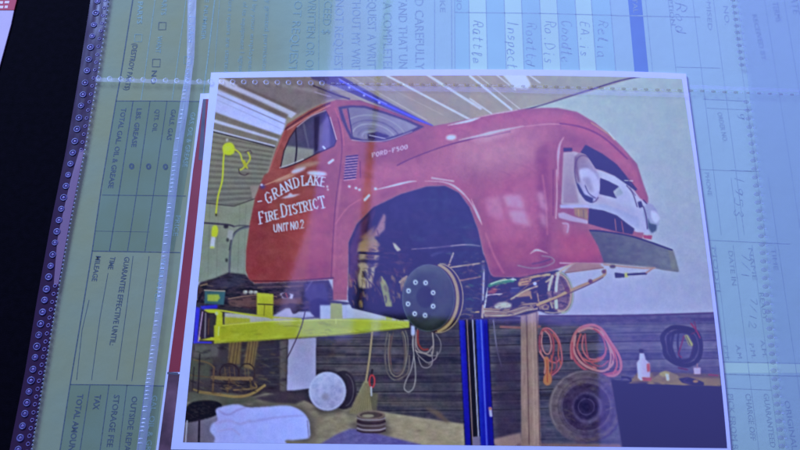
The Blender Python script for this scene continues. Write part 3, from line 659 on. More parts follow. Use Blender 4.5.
line(cp((270, 85), (350, 90), (360, 105)), 1.8, (34, 24, 34)); line(cp((90, 70), (120, 62)), 1.6, (110, 84, 70)); oval(*cp((88, 90))[0], 3, 3.5, (70, 48, 50), ids=False, soft=1)
poly(cp((445, 105), (462, 100), (505, 108), (500, 128), (455, 125)), (150, 142, 190), soft=.5, a=.95, ids=False); curve(cp((452, 108), (475, 100), (490, 112), (482, 125), (460, 122)), (54, 32, 46), ids=False); line(cp((470, 103), (478, 122)), .9, (150, 40, 50))
poly(cp((410, 205), (470, 170), (500, 168), (530, 185), (580, 185), (600, 208), (540, 215), (420, 212)), (142, 134, 178), soft=.7, ids=False); curve(cp((485, 150), (520, 155), (530, 180), (505, 195), (492, 175)), (42, 28, 44), ids=False)
poly(cp((545, 60), (640, 60), (660, 100), (660, 160), (640, 200), (610, 208), (582, 185), (580, 140), (555, 120)), (60, 50, 96), soft=1.0, ids=False); curve(cp((580, 140), (620, 125), (660, 145), (660, 185), (620, 206), (585, 190)), (44, 34, 80), ids=False, soft=.8)
line(cp((560, 90), (580, 60), (600, 30)), 1.2, (110, 96, 150), a=.5, soft=2)
poly(cp((110, 92), (202, 95), (195, 155), (108, 150)), (52, 84, 100)); poly(cp((122, 108), (172, 108), (178, 125), (165, 140), (122, 138)), (136, 142, 50), ids=False); line(cp((108, 90), (200, 94)), 1, (150, 130, 116)); line(cp((100, 100), (80, 140)), 2, (30, 22, 34))
# --- front axle region under the fender
HK = .7
P('pictured_front_axle', None, 'front axle, leaf spring and steering rods in the print')
ax = ca_((-110, 60), (80, 0), (105, 90), (130, 122), (240, 128), (380, 104), (500, 88), (545, 110), (585, 190), (588, 250), (560, 310), (500, 338), (440, 335), (395, 318), (320, 340), (200, 358), (60, 362), (-110, 362))
poly(ax, (H((64, 46, 112)), H((58, 40, 108)), (450, 290), (560, 290)), soft=.7); mx_ = mask(ax)
wl = ell(*ca_((515, 215))[0], 13, 21, -8)
poly(wl, H((120, 92, 140)), soft=.7)
def tl(pts, w_, c, a=1.0, cl=None): line(ca_(*pts), w_, H(c), a=a, soft=.55, clip=cl)
def tp(pts, c, s_=.6): poly(ca_(*pts), H(c), soft=s_, ids=False)
grain(ca_((-60, 40), (560, 90), (585, 300), (-60, 360)), 16, 2.2, 1.5, 77, (1.2, .8, .8), clip=mx_)
# left of the pillar
tl([(-120, 5), (-60, 20), (0, 75)], 1.2, (130, 100, 140)); tl([(-30, 60), (20, 52), (75, 45)], 1.8, (176, 138, 140)); tp([(-15, 55), (25, 50), (10, 90), (-12, 85)], (168, 130, 128))
tl([(-20, 140), (30, 132), (70, 125)], 2.0, (170, 108, 124)); tl([(0, 185), (30, 178), (70, 165)], 3.4, (60, 110, 128)); tl([(0, 210), (40, 200), (60, 190)], 2.2, (84, 130, 140)); tl([(-10, 238), (30, 232), (50, 245)], 1.3, (165, 128, 136))
tl([(-10, 300), (40, 305)], 1.5, (150, 114, 130)); tl([(-5, 330), (50, 325)], 1.8, (160, 124, 130)); tl([(10, 290), (15, 350)], 1.2, (120, 80, 110))
# pillar
tp([(60, 0), (95, 10), (112, 120), (96, 260), (80, 360), (58, 350), (82, 240), (90, 120)], (76, 70, 138)); tl([(98, 190), (88, 270), (78, 330)], 1.5, (200, 190, 225)); tl([(75, 290), (70, 355)], 2.2, (160, 132, 160))
# green box edge, springs
tl([(110, 175), (150, 160), (200, 150), (245, 148)], 3.4, (64, 116, 128)); tl([(120, 165), (170, 148), (240, 138), (262, 142)], 1.4, (150, 184, 178)); tl([(150, 172), (210, 160)], 1.0, (40, 90, 110)); oval(*ca_((245, 138))[0], 1.6, 1.2, H((190, 190, 220)), ids=False)
tp([(102, 205), (135, 185), (160, 200), (140, 222), (105, 222)], (140, 66, 104)); tl([(100, 230), (140, 225), (182, 222)], 1.3, (170, 150, 200))
tp([(272, 165), (285, 140), (315, 125), (355, 122), (350, 150), (330, 172), (280, 180)], (172, 122, 130)); tl([(285, 150), (335, 140)], .8, (110, 70, 100)); tl([(295, 165), (340, 155)], .8, (110, 70, 100))
tl([(350, 128), (400, 118), (455, 112)], 2.6, (160, 126, 130)); tp([(225, 205), (250, 182), (290, 185), (310, 215), (280, 235), (235, 230)], (64, 66, 140)); tl([(235, 190), (280, 188)], .8, (100, 100, 160))
tl([(395, 145), (330, 175), (270, 225), (240, 250)], 1.2, (120, 90, 120))
tl([(235, 252), (270, 232), (320, 202), (380, 180), (440, 150), (500, 105), (560, 62), (600, 38)], 1.8, (180, 148, 156)); tp([(290, 220), (330, 200), (350, 205), (345, 235), (300, 240), (255, 245)], (156, 116, 130)); tl([(340, 210), (350, 250), (338, 262)], 2, (150, 110, 130))
oval(*ca_((371, 164))[0], 1.9, 1.7, H((176, 182, 245)), ids=False); tp([(200, 262), (260, 250), (380, 252), (385, 275), (250, 275)], (46, 34, 104)); tp([(385, 170), (430, 150), (445, 205), (400, 215)], (52, 40, 112))
tp([(135, 292), (160, 272), (200, 265), (240, 280), (235, 300), (180, 312), (140, 308)], (176, 168, 186), 1.0)
# leaf spring sweep
for off, w_, c in ((0, 2.6, (150, 120, 136)), (10, 1.6, (186, 162, 172)), (20, 2.4, (160, 130, 144)), (32, 1.4, (186, 160, 170)), (5, .6, (96, 72, 116)), (16, .6, (90, 66, 112)), (27, .6, (90, 66, 112)), (40, 1.0, (150, 120, 140))):
    tl([(85, 310+off), (140, 312+off), (200, 318+off*.8), (260, 305+off*.9), (320, 285+off*.9), (385, 278+off*.8)], w_, c)
tl([(230, 312), (290, 292), (340, 290)], 1.0, (60, 44, 100))
tl([(385, 220), (395, 280), (400, 310)], 1.3, (150, 116, 136)); tp([(395, 285), (420, 270), (455, 290), (450, 312), (410, 315)], (150, 120, 140)); tl([(370, 300), (390, 285)], 2.2, (70, 50, 104)); oval(*ca_((432, 297))[0], 2, 1.6, H((90, 66, 120)), ids=False)
mess(ca_((-60, 60), (560, 90), (585, 300), (-60, 360)), 170, [H((40, 28, 90)), H((150, 116, 130)), H((104, 80, 116)), H((60, 50, 110)), H((176, 150, 150)), H((70, 54, 120))], 1.0, 3.6, 35, .4, .55, clip=mx_, ang=-.3)
# far wheel
ring(*ca_((515, 215))[0], 12.6, 20.4, 1.1, H((150, 164, 160)), rot=-8, a0=-95, a1=95); ring(*ca_((512, 215))[0], 11.2, 18.5, 1.8, H((168, 136, 150)), rot=-8, a0=-95, a1=110); ring(*ca_((508, 215))[0], 9, 15.5, .8, H((96, 72, 120)), rot=-8, a0=-90, a1=100)
tl([(505, 105), (495, 160), (492, 205)], 2.8, (176, 164, 190)); tl([(470, 120), (458, 165), (450, 200)], 2.4, (172, 156, 176)); tl([(485, 120), (475, 190), (470, 230)], 1.4, (80, 54, 110)); tl([(490, 245), (494, 300)], 3.2, (166, 176, 186)); tl([(455, 250), (470, 300)], 1.8, (150, 130, 150)); tl([(520, 140), (545, 190), (550, 240)], 1.6, (110, 80, 120))
tl([(430, 325), (480, 330), (540, 322)], 1.2, (160, 140, 160)); tl([(400, 275), (450, 258), (500, 240), (560, 205)], 2.6, (176, 138, 140)); oval(*ca_((556, 200))[0], 2.4, 3.2, H((110, 66, 92)), ids=False)
HK = .85
P('pictured_steering_rod', None, 'rod reaching forward under the bumper in the print')
line(ca_((385, 285), (450, 262), (510, 235), (560, 210), (620, 182), (690, 155), (740, 132), (770, 110), (772, 88)), 2.6, H((172, 132, 140)), ids=True); line(ca_((400, 290), (560, 222), (700, 160), (760, 128)), .7, H((100, 66, 100)))
for q in ca_((688, 150), (765, 95), (560, 205)): oval(q[0], q[1], 2.2, 2.0, H((120, 80, 100)))
line(ca_((545, 100), (640, 88), (760, 72)), 1.4, H((150, 108, 130)), ids=True); poly(ca_((600, 40), (740, 48), (760, 72), (620, 90), (540, 95)), H((158, 106, 138)), soft=.8, a=.8)
# --- yellow lift beam
P('pictured_lift_beam', None, 'yellow lift beam carrying the truck in the print')
poly(cJ((0, 132), (180, 128), (245, 112), (300, 112), (335, 192), (0, 186)), ((150, 150, 190), H((178, 168, 215)), (330, 310), (400, 310)), soft=.7)
poly(cI((205, 160), (300, 165), (480, 185), (560, 180), (560, 192), (205, 205)), (150, 140, 150), soft=.6)
line(cI((130, 150), (190, 152), (330, 172), (490, 184)), 1.6, (158, 150, 30), ids=True)
poly([(214, 325.5), (262, 321.5), (330, 319), (354, 318.5), (409, 321.5), (409.5, 327.5), (355, 334), (330, 336), (262, 340.5), (214, 343.5)], ((146, 142, 26), (158, 160, 50), (220, 330), (380, 325)))
line([(216, 326), (262, 322), (330, 319.5), (409, 322)], 1.0, (178, 176, 70), a=.8, sm=False); line([(216, 342.5), (262, 339.8), (330, 335.4), (400, 328.5)], 1.0, (120, 112, 28), a=.8, sm=False)
bm = mask([(214, 325.5), (330, 319), (409, 321.5), (409.5, 327.5), (330, 336), (214, 343.5)])
mess([(214, 320), (409, 318), (409, 340), (214, 344)], 60, [(124, 118, 30), (168, 166, 60), (110, 96, 40), (150, 146, 40)], 2, 9, 63, .25, .35, clip=bm, ang=-.03)
poly(cI((325, 85), (388, 90), (386, 186), (350, 172), (326, 168)), ((166, 160, 40), (150, 142, 30), (258, 295), (270, 315)))
line(cI((330, 128), (386, 130)), 1.0, (60, 50, 40)); line(cI((355, 132), (352, 170)), .8, (110, 100, 30))
poly(cJ((40, 124), (82, 126), (84, 182), (40, 184)), (146, 142, 70)); poly(cJ((222, 28), (240, 32), (272, 188), (248, 188)), H((160, 158, 130), .6)); line(cJ((100, 182), (240, 182)), .8, (150, 150, 130)); line(cJ((60, 184), (60, 200)), 1, (180, 176, 90))
for x in (288, 300, 312): line(cJ((x, 172), (x, 190)), .9, (130, 130, 50))
poly(cI((205, 176), (300, 182), (300, 196), (205, 204)), (150, 142, 40), soft=.5)
poly(cY((238, 200), (272, 205), (276, 285), (258, 310), (255, 370), (232, 370), (228, 300)), (160, 154, 24)); line(cY((160, 200), (250, 205)), 2.6, (166, 160, 20), ids=True); line(cY((128, 375), (250, 380)), 3.2, (158, 150, 22), ids=True)
oval(*cY((235, 214))[0], 1.6, 1.8, (190, 190, 130), ids=False); line(cY((250, 300), (246, 355)), .9, (190, 190, 120))
line(cI((512, 130), (490, 220), (440, 330)), .9, (60, 40, 64), ids=False)
P('pictured_blue_bracket', None, 'bright blue bracket at the end of the lift beam in the print')
poly(cY((138, 185), (190, 215), (195, 370), (130, 385)), (50, 36, 52), soft=.5); line(cY((165, 215), (160, 370)), 1.4, (104, 92, 110)); line(cY((185, 250), (182, 350)), 1.4, (84, 52, 40))
poly(cY((100, 170), (130, 180), (118, 300), (112, 400), (86, 410)), (46, 40, 196)); poly(cY((130, 168), (240, 158), (240, 182), (140, 190)), (46, 40, 190)); line(cY((145, 205), (118, 395)), .9, (180, 130, 200)); line(cY((90, 400), (200, 402)), 1.6, (50, 44, 200), ids=True); line(cY((90, 420), (90, 450)), 1.4, (60, 50, 60))

# =================================================== the truck
T = P('pictured_truck', None, 'red vintage fire truck raised on a lift in the print')
RED = (139, 58, 64); RED2 = (140, 40, 56)
body = cE((352, 20), (320, 100), (300, 200), (286, 300), (284, 375), (296, 408), (318, 424)) + [(300, 281), (333, 279), (333, 300), (347, 300), (348, 277)]
body += cF((108, 270), (140, 200), (200, 140), (300, 92), (400, 62), (470, 60), (520, 85), (560, 140), (590, 220))
body += cG((50, 310), (76, 385), (88, 400), (190, 402), (310, 376), (392, 346), (500, 350))
body += [(612, 263), (640, 250), (648, 212), (648, 197), (643, 183), (637, 164), (623, 148), (610, 134.7), (595, 122.7), (577, 112), (558, 108), (540, 108), (523, 109), (497, 113), (470, 119), (453, 122.7), (433, 126)]
body += cB((350, 225), (250, 185), (150, 152), (60, 150), (0, 168)) + cA((520, 190), (440, 240), (428, 265), (400, 330), (370, 420))
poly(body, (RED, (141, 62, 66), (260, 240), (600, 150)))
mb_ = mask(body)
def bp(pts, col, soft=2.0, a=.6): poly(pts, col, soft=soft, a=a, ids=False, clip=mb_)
def bl(pts, w_, col, a=.9, soft=.7, **k):
    if sum(col) > 480: soft = max(soft, 1.3)
    line(pts, w_, col, a=a, soft=soft, clip=mb_, taper=sum(col) > 480, **k)
# tone: door, cowl, fender, front
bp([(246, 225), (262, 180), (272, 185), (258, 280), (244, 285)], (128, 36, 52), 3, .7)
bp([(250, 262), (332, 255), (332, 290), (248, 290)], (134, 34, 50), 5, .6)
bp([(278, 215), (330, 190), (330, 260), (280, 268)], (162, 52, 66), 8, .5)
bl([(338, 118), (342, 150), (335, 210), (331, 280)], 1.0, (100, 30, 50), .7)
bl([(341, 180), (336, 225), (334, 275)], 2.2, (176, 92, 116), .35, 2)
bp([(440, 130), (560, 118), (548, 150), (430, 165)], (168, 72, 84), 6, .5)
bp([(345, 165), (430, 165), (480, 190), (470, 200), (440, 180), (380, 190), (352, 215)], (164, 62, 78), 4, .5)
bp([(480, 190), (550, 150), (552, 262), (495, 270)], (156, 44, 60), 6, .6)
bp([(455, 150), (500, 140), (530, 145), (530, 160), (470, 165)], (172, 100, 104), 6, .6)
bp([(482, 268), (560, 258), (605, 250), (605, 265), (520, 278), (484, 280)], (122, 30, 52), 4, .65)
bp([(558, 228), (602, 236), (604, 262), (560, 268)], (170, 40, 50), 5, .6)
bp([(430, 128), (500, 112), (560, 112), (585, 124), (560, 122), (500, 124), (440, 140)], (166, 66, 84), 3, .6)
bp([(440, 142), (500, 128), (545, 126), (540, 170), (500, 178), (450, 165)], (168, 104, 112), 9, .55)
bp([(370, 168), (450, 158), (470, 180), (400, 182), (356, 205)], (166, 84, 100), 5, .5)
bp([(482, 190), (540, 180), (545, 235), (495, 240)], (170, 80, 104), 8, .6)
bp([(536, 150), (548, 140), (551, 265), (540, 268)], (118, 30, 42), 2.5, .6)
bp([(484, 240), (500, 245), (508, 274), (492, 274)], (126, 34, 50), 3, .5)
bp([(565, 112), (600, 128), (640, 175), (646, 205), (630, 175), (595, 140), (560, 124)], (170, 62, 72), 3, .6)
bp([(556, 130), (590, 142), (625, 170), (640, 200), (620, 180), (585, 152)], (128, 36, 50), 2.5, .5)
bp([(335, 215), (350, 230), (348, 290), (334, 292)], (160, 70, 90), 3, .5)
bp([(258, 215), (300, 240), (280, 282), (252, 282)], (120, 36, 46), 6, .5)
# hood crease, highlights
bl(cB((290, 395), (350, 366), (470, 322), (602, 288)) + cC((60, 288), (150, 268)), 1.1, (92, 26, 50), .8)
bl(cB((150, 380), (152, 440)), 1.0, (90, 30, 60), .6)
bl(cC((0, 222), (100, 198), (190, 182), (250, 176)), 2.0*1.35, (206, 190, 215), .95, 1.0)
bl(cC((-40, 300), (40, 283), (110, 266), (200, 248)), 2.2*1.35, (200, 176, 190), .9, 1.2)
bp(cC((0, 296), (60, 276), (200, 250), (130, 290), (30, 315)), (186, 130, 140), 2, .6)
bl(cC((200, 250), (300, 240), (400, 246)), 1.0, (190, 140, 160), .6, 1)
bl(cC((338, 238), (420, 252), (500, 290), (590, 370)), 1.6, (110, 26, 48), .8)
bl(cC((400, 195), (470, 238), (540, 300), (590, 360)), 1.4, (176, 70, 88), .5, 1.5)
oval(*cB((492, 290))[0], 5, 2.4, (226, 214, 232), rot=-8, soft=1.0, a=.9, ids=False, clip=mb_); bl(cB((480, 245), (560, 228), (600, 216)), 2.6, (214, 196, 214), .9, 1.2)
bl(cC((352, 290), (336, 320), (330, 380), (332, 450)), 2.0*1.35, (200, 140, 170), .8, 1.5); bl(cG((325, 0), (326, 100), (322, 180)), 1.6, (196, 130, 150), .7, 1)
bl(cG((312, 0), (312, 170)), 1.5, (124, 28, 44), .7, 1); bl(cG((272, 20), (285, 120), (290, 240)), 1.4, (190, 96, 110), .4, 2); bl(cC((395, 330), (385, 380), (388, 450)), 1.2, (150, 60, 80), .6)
# window glare patches on the front fender
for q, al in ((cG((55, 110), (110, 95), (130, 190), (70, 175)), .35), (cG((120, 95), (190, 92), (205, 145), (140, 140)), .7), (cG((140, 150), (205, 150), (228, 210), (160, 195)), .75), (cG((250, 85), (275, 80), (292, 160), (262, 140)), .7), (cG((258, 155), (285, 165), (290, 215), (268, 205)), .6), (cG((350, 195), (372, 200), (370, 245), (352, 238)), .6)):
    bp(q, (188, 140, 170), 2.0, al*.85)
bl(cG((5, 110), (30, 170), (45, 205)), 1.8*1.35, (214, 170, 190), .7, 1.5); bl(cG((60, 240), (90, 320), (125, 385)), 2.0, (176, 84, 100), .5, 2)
bl(cG((225, 315), (250, 300), (290, 312)), 1.6*1.35, (200, 176, 190), .8, 1); bl(cG((180, 358), (230, 368), (280, 362), (315, 345), (305, 328), (270, 322)), 1.2, (120, 110, 110), .8, 1); bl(cG((235, 352), (270, 345), (300, 335)), 1.4, (80, 40, 60), .8, 1)
# fender lip around the wheel arch
bl(cF((118, 290), (150, 205), (215, 140), (310, 98), (420, 66), (480, 68), (530, 100)), 1.0, (110, 30, 50), .7, 1)
bl(cF((205, 75), (260, 62), (330, 45), (362, 42)), 1.4*1.35, (216, 196, 220), .85, 1); bl(cF((395, 42), (460, 45), (510, 65), (560, 115), (600, 190)), 1.5*1.35, (206, 166, 190), .7, 1.2)
bl(cF((420, 30), (500, 42)), 1.2*1.35, (214, 180, 200), .6, 1); bl(cF((168, 112), (184, 95)), 1.6*1.35, (220, 206, 226), .9, .8); bl(cF((60, 200), (105, 140), (170, 100)), 1.2, (180, 90, 110), .5, 1.5)
for q in cF((110, 62), (135, 68), (148, 74), (208, 70)): oval(q[0], q[1], 1.3, 1.1, (214, 200, 224), ids=False)
bl([(560, 263), (580, 263.5), (604, 263.5)], 1.5, (170, 130, 150), .9)
mess(body, 60, [(120, 34, 48), (170, 84, 96), (150, 60, 60)], 4, 16, 37, .5, .16, clip=mb_)
# door edges & lower glare
bl(cA((372, 415), (405, 330), (432, 262)), 1.4, (170, 70, 84), .7); bl(cB((55, 180), (82, 250), (90, 320)), 1.0, (176, 70, 84), .6)
bl(cB((60, 150), (150, 153), (250, 187), (345, 228)), .9, (110, 30, 56), .8)
bl(cA((428, 262), (520, 200), (600, 160)), 1.6, (84, 40, 60), .9); bl(cA((440, 262), (530, 206), (600, 170)), .7, (190, 120, 140), .8)
def rot_oval(x, y, rx, ry, ro, c, a=.9, s=1.0): oval(x, y, rx, ry, c, rot=ro, soft=s, a=a, ids=False, clip=mb_)
rot_oval(298.5, 170, 8, 2.2, -22, (190, 176, 222)); rot_oval(317, 173.5, 10, 2.3, 4, (200, 186, 230)); rot_oval(285, 178, 11, 1.8, -20, (176, 130, 120), .8); rot_oval(307, 165, 13, 2.4, -12, (150, 120, 110), .7)
bl([(262, 186), (275, 181), (290, 174)], 1.0, (170, 120, 110), .8); bl([(329, 163), (333, 160)], 2.2, (214, 200, 236), .8)
rot_oval(262.5, 186.5, 2.6, 2.2, 0, (60, 56, 130)); rot_oval(261.5, 184.8, 1.4, 1, 0, (190, 184, 236), 1, .5)
grain(body, 3, 7, 7, 81, (1, .8, .9), clip=mb_)
# below the door: shadow sill
bl([(250, 281), (290, 281), (333, 278)], 1.4, (70, 24, 40), .8)
# side window
P('pictured_side_window', T, 'side window of the truck cab in the print')
sw = [(280.5, 168), (284, 151), (289.5, 138), (297, 127), (311, 116.5), (325.5, 110.5), (328.5, 116), (332, 127), (336, 141), (334, 146), (318, 153), (300, 162), (286, 167.5)]
poly(sw, ((74, 64, 90), (62, 52, 96), (290, 140), (330, 130))); msw = mask(sw)
poly(cA((425, 320), (540, 335), (535, 372), (412, 404)), (124, 116, 118), soft=.8, clip=msw, ids=False)
poly(cA((540, 215), (560, 210), (562, 330), (542, 345)), (44, 32, 60), soft=.7, clip=msw, ids=False); poly(cA((560, 250), (598, 200), (600, 330), (555, 345)), (92, 78, 126), soft=1, clip=msw, ids=False)
line(cA((470, 245), (475, 330), (468, 395)), 1.6, (50, 38, 60), clip=msw); line(cA((500, 235), (520, 330)), 2, (96, 88, 112), a=.5, clip=msw)
line(sw+[sw[0]], 1.0, (54, 30, 48), sm=False); line(sw[3:6], .7, (190, 176, 210), a=.8); line(cA((412, 404), (450, 392), (500, 372)), 1.0, (180, 170, 190), a=.8); line(cB((38, 215), (62, 298)), .8, (190, 180, 220), a=.8)
line(cB((12, 325), (18, 332)), 1.6, (210, 206, 240))
# windscreen
P('pictured_windscreen', T, 'windscreen of the truck in the print')
ws = cB((68, 176), (110, 170), (170, 172), (250, 196), (330, 224), (392, 250), (345, 272), (245, 306), (160, 307), (115, 296), (98, 262), (80, 222))
poly(ws, (60, 44, 66)); wi = cB((82, 184), (120, 177), (168, 180), (246, 203), (320, 228), (368, 250), (330, 268), (240, 296), (160, 298), (124, 288), (106, 256))
poly(wi, ((104, 92, 104), (118, 108, 122), (345, 110), (400, 130)), ids=True); mwi = mask(wi)
for k, (rx, ry, c) in enumerate(((34, 22, (132, 124, 130)), (27, 17, (88, 76, 92)), (22, 13.5, (138, 130, 138)), (16, 9, (96, 86, 104)), (12, 6, (130, 124, 142)))):
    ring(374, 138, rx, ry, 1.5, c, rot=14, a0=170, a1=350, a=.7, clip=mwi)
poly(cB((178, 278), (215, 268), (262, 285), (235, 300), (180, 298)), (52, 36, 70), soft=.6, clip=mwi, ids=False); line(cB((185, 282), (245, 295)), .8, (170, 160, 190), clip=mwi)
poly(cB((82, 184), (104, 180), (118, 280), (100, 255)), (140, 58, 66), soft=.8, clip=mwi, ids=False); line(cB((104, 182), (122, 286)), 1.2, (54, 34, 56), clip=mwi)
line(cB((120, 300), (165, 304), (245, 302), (345, 268)), .8, (160, 150, 180), a=.7)
# louvres
P('pictured_louvre', T, 'row of cowl louvres on the truck in the print')
lv = cB((98, 358), (144, 354), (134, 448), (88, 454)); poly(lv, (150, 84, 110)); ml = mask(lv)
for k in range(9):
    line(cB((90, 364+k*10.2), (144, 358+k*10.2)), 1.7, (52, 26, 66), clip=ml, sm=False); line(cB((90, 369+k*10.2), (144, 363+k*10.2)), .8, (196, 140, 170), clip=ml, sm=False, a=.7)
# hood badge lettering
P('pictured_hood_badge', T, 'chrome lettering on the truck hood in the print')
def word(s, p, q, h, wpx, col, sl=.15, a=1.0, serif=False):
    p = np.array(p, float); q = np.array(q, float); n = len(s); d = (q-p)/n; L = np.hypot(*d); t = d/L; up = np.array([t[1], -t[0]])
    for i, ch in enumerate(s):
        glyph(ch, p+d*(i+.5), L*.78, h, t, up, wpx, col, sl, a, serif)
def glyph(ch, c, w_, h, t=(1, 0), up=(0, -1), wpx=1.0, col=(200, 196, 240), sl=.1, a=1.0, serif=False):
    if ch not in GL: return
    t = np.array(t, float); up = np.array(up, float)
    for st in GL[ch]:
        pts = [tuple(np.array(c)+t*((x-.5)*w_+sl*(y-.5)*h)+up*((y-.5)*h)) for x, y in st]
        for k in range(len(pts)-1):
            v = abs(st[k][1]-st[k+1][1]) > abs(st[k][0]-st[k+1][0])
            line([pts[k], pts[k+1]], wpx*(1.15 if v else .75), col, a=a, soft=.55, ids=True, sm=False)
        if serif:
            for e in (0, -1):
                if st[e][1] in (0, 1) and abs(st[e][1]-st[e+1 if e == 0 else e-1][1]) > .4:
                    pe = np.array(pts[e]); line([tuple(pe-t*.17*h), tuple(pe+t*.17*h)], .7, col, a=a, soft=.55, ids=True, sm=False)
GL['-'] = [[(.2, .5), (.8, .5)]]
word('FORD-F5OO', (371.5, 155.5), (408, 146.5), 3.9, .8, (180, 150, 190), .2)
# wheel arch interior
HK = .95
P('pictured_wheel_arch', T, 'open front wheel arch of the truck in the print')
arch = [(348, 300), (348.5, 277)] + cF((108, 270), (140, 200), (200, 140), (300, 92), (400, 62), (470, 60), (520, 85), (560, 140), (590, 220)) + [(483, 253), (489, 272), (487, 290), (484, 300), (470, 318), (400, 320), (352, 308)]
poly(arch, (H((64, 58, 134)), H((58, 66, 140)), (370, 240), (450, 220))); mar = mask(arch)
HK = .72
def apl(pts, c, soft=.8, a=.9): poly(pts, c, soft=soft, a=a, ids=False, clip=mar)
def al_(pts, w_, c, a=.9, soft=.7): line(pts, w_, c, a=a, soft=soft, clip=mar)
apl(cF((105, 300), (140, 205), (195, 150), (210, 140), (180, 250), (150, 300), (140, 420), (105, 420)), H((98, 66, 132)), 1.5)
apl(cU((215, 85), (230, 90), (210, 190), (180, 300), (165, 270), (180, 140)), (46, 22, 40), .8)
apl(cU((280, 150), (296, 165), (290, 250), (250, 300), (200, 300), (235, 240)), H((150, 108, 150)), 1.0)
apl(cU((165, 300), (215, 280), (235, 245), (215, 310), (160, 330)), H((140, 90, 118)), 1)
apl(cU((125, 340), (220, 310), (240, 370), (262, 395), (250, 450), (120, 450)), H((150, 124, 148)), 1.0)
apl(cr((75, 55), (170, 40), (185, 20), (165, 0), (150, -20), (110, -5), (85, 15)), H((140, 112, 134)), .9); apl(cr((90, -10), (150, -60), (160, -75), (150, -20), (120, 5)), H((132, 98, 132)), 1.2)
apl(cF((150, 345), (225, 350), (205, 370), (195, 440), (160, 445), (142, 420)), H((150, 126, 148)), 1.0)
al_(cU((130, 400), (235, 408), (290, 398)), 2.2, H((66, 44, 112))); al_(cU((250, 300), (240, 260)), 1.0, H((110, 76, 130)))
apl(cU((335, 365), (355, 360), (382, 395), (365, 400)), H((180, 160, 185)), .6)
apl(cF((225, 240), (330, 240), (390, 300), (440, 345), (330, 380), (250, 430), (230, 330)), H((56, 48, 118)), 2)
al_(cF((150, 310), (240, 318)), 1.8, H((56, 40, 100))); al_(cF((345, 298), (440, 290), (545, 280), (600, 285)), 1.5, H((150, 124, 170)), .8); al_(cF((345, 303), (600, 296)), 3.0, H((54, 48, 110)), .7)
al_(cF((420, 320), (470, 305), (500, 325)), 3, H((74, 70, 140)), .7, 1.5); al_(cF((230, 405), (245, 440)), 3.5, H((140, 132, 130)), .9); al_(cF((300, 420), (325, 400)), 2.5, H((140, 118, 140)))
apl([(484, 236), (491, 272), (483, 300), (478, 319), (472, 319), (484, 260)], H((60, 60, 130)), 1)
al_(cF((480, 365), (500, 312)), 1.6, H((172, 140, 168))); al_(cF((490, 365), (600, 350)), 1.5, H((176, 140, 150))); al_(cF((555, 360), (560, 390), (575, 356)), 2.2, H((160, 124, 150))); al_(cF((520, 415), (600, 400)), 1.8, H((176, 116, 138)))
apl(cF((525, 365), (600, 355), (600, 400), (528, 412)), H((52, 44, 110)), .8, .8)
grain(arch, 7, 5, 6, 91, (1, .9, 1.1), clip=mar); grain(cr((60, 160), (640, 60), (660, 350), (60, 280)), 9, 2.5, 2, 93, (1.1, .9, .9), clip=mar)
apl(cr((175, 172), (200, 175), (225, 225), (235, 300), (205, 300)), H((140, 138, 130)), .6); apl(cr((215, 190), (245, 200), (250, 270), (225, 265)), H((70, 66, 130)), .8)
apl(cr((270, 190), (285, 165), (305, 175), (290, 210), (275, 235)), H((150, 120, 140)), .6); apl(cr((80, 105), (150, 110), (155, 150), (130, 215), (85, 215)), H((150, 130, 150)), .9); apl(cr((25, 170), (60, 175), (55, 215), (30, 215)), H((130, 74, 116)), .8)
al_(cr((85, 58), (150, 60), (190, 55)), 1.8, H((56, 36, 92))); apl(cr((95, 10), (165, 0), (170, 50), (90, 52)), H((150, 116, 136)), .8); apl(cr((235, 10), (250, 15), (275, 45), (258, 52), (245, 35)), H((180, 160, 172)), .5)
# pillar between drum and axle
al_([(483, 262), (483.5, 285), (481, 318)], 3.2, H((90, 84, 150)), .9); al_([(484, 270), (483, 300)], 1.2, H((190, 180, 225)), .8)
mess(cr((30, 150), (330, 130), (330, 290), (30, 290)), 130, [H((60, 44, 96), .6), H((110, 88, 122), .8), H((84, 62, 108), .7), H((146, 116, 128), .8), H((56, 52, 124), .7)], 1.5, 5, 31, .6, .6, clip=mar, ang=1.2)
mess(cr((110, 50), (330, 40), (330, 150), (150, 150)), 60, [H((76, 56, 110), .7), H((96, 72, 118), .7), H((60, 56, 128), .7)], 2, 6, 32, .6, .5, clip=mar)
mess(cr((480, 60), (650, 60), (650, 350), (520, 350)), 90, [H((60, 44, 96), .6), H((120, 92, 122), .8), H((84, 70, 116), .7), H((160, 126, 136), .8), H((70, 108, 126), .8)], 1.2, 4.5, 33, .45, .6, clip=mar)
mess(cr((200, -150), (600, -200), (640, 50), (300, 50)), 40, [H((66, 62, 138), .8), H((72, 84, 146), .9), H((76, 62, 132), .8)], 6, 18, 34, .7, .35, clip=mar)
HK = .9
# brake drum with lug bolts
D = P('pictured_brake_drum', T, 'dark brake drum with a ring of lug bolts in the print')
oval(438, 298, 25.5, 35, H((70, 56, 120))); ring(438, 298, 25, 34.5, 1.1, H((150, 128, 150), .7), a0=-85, a1=95); oval(436.5, 298, 24, 33.6, H((84, 64, 128)), ids=False)
ring(434.5, 298, 23.2, 33.2, 3.2, H((150, 124, 138), .7), a0=-78, a1=80); ring(431.5, 298, 22.6, 33, 1.0, H((100, 70, 120)), a0=-78, a1=85)
oval(428.5, 298, 26.5, 33.8, (H((92, 94, 148)), H((72, 74, 134)), (425, 268), (440, 325))); oval(427, 298.5, 21, 27, H((80, 82, 142)), soft=2.5, ids=False); ring(428.5, 298, 26, 33.3, .9, H((96, 104, 164)), a=.7)
oval(425, 297, 9, 11, H((62, 62, 122)), soft=1.5, a=.7, ids=False); ring(425, 297, 9.5, 12, .8, H((80, 86, 150)), a=.5)
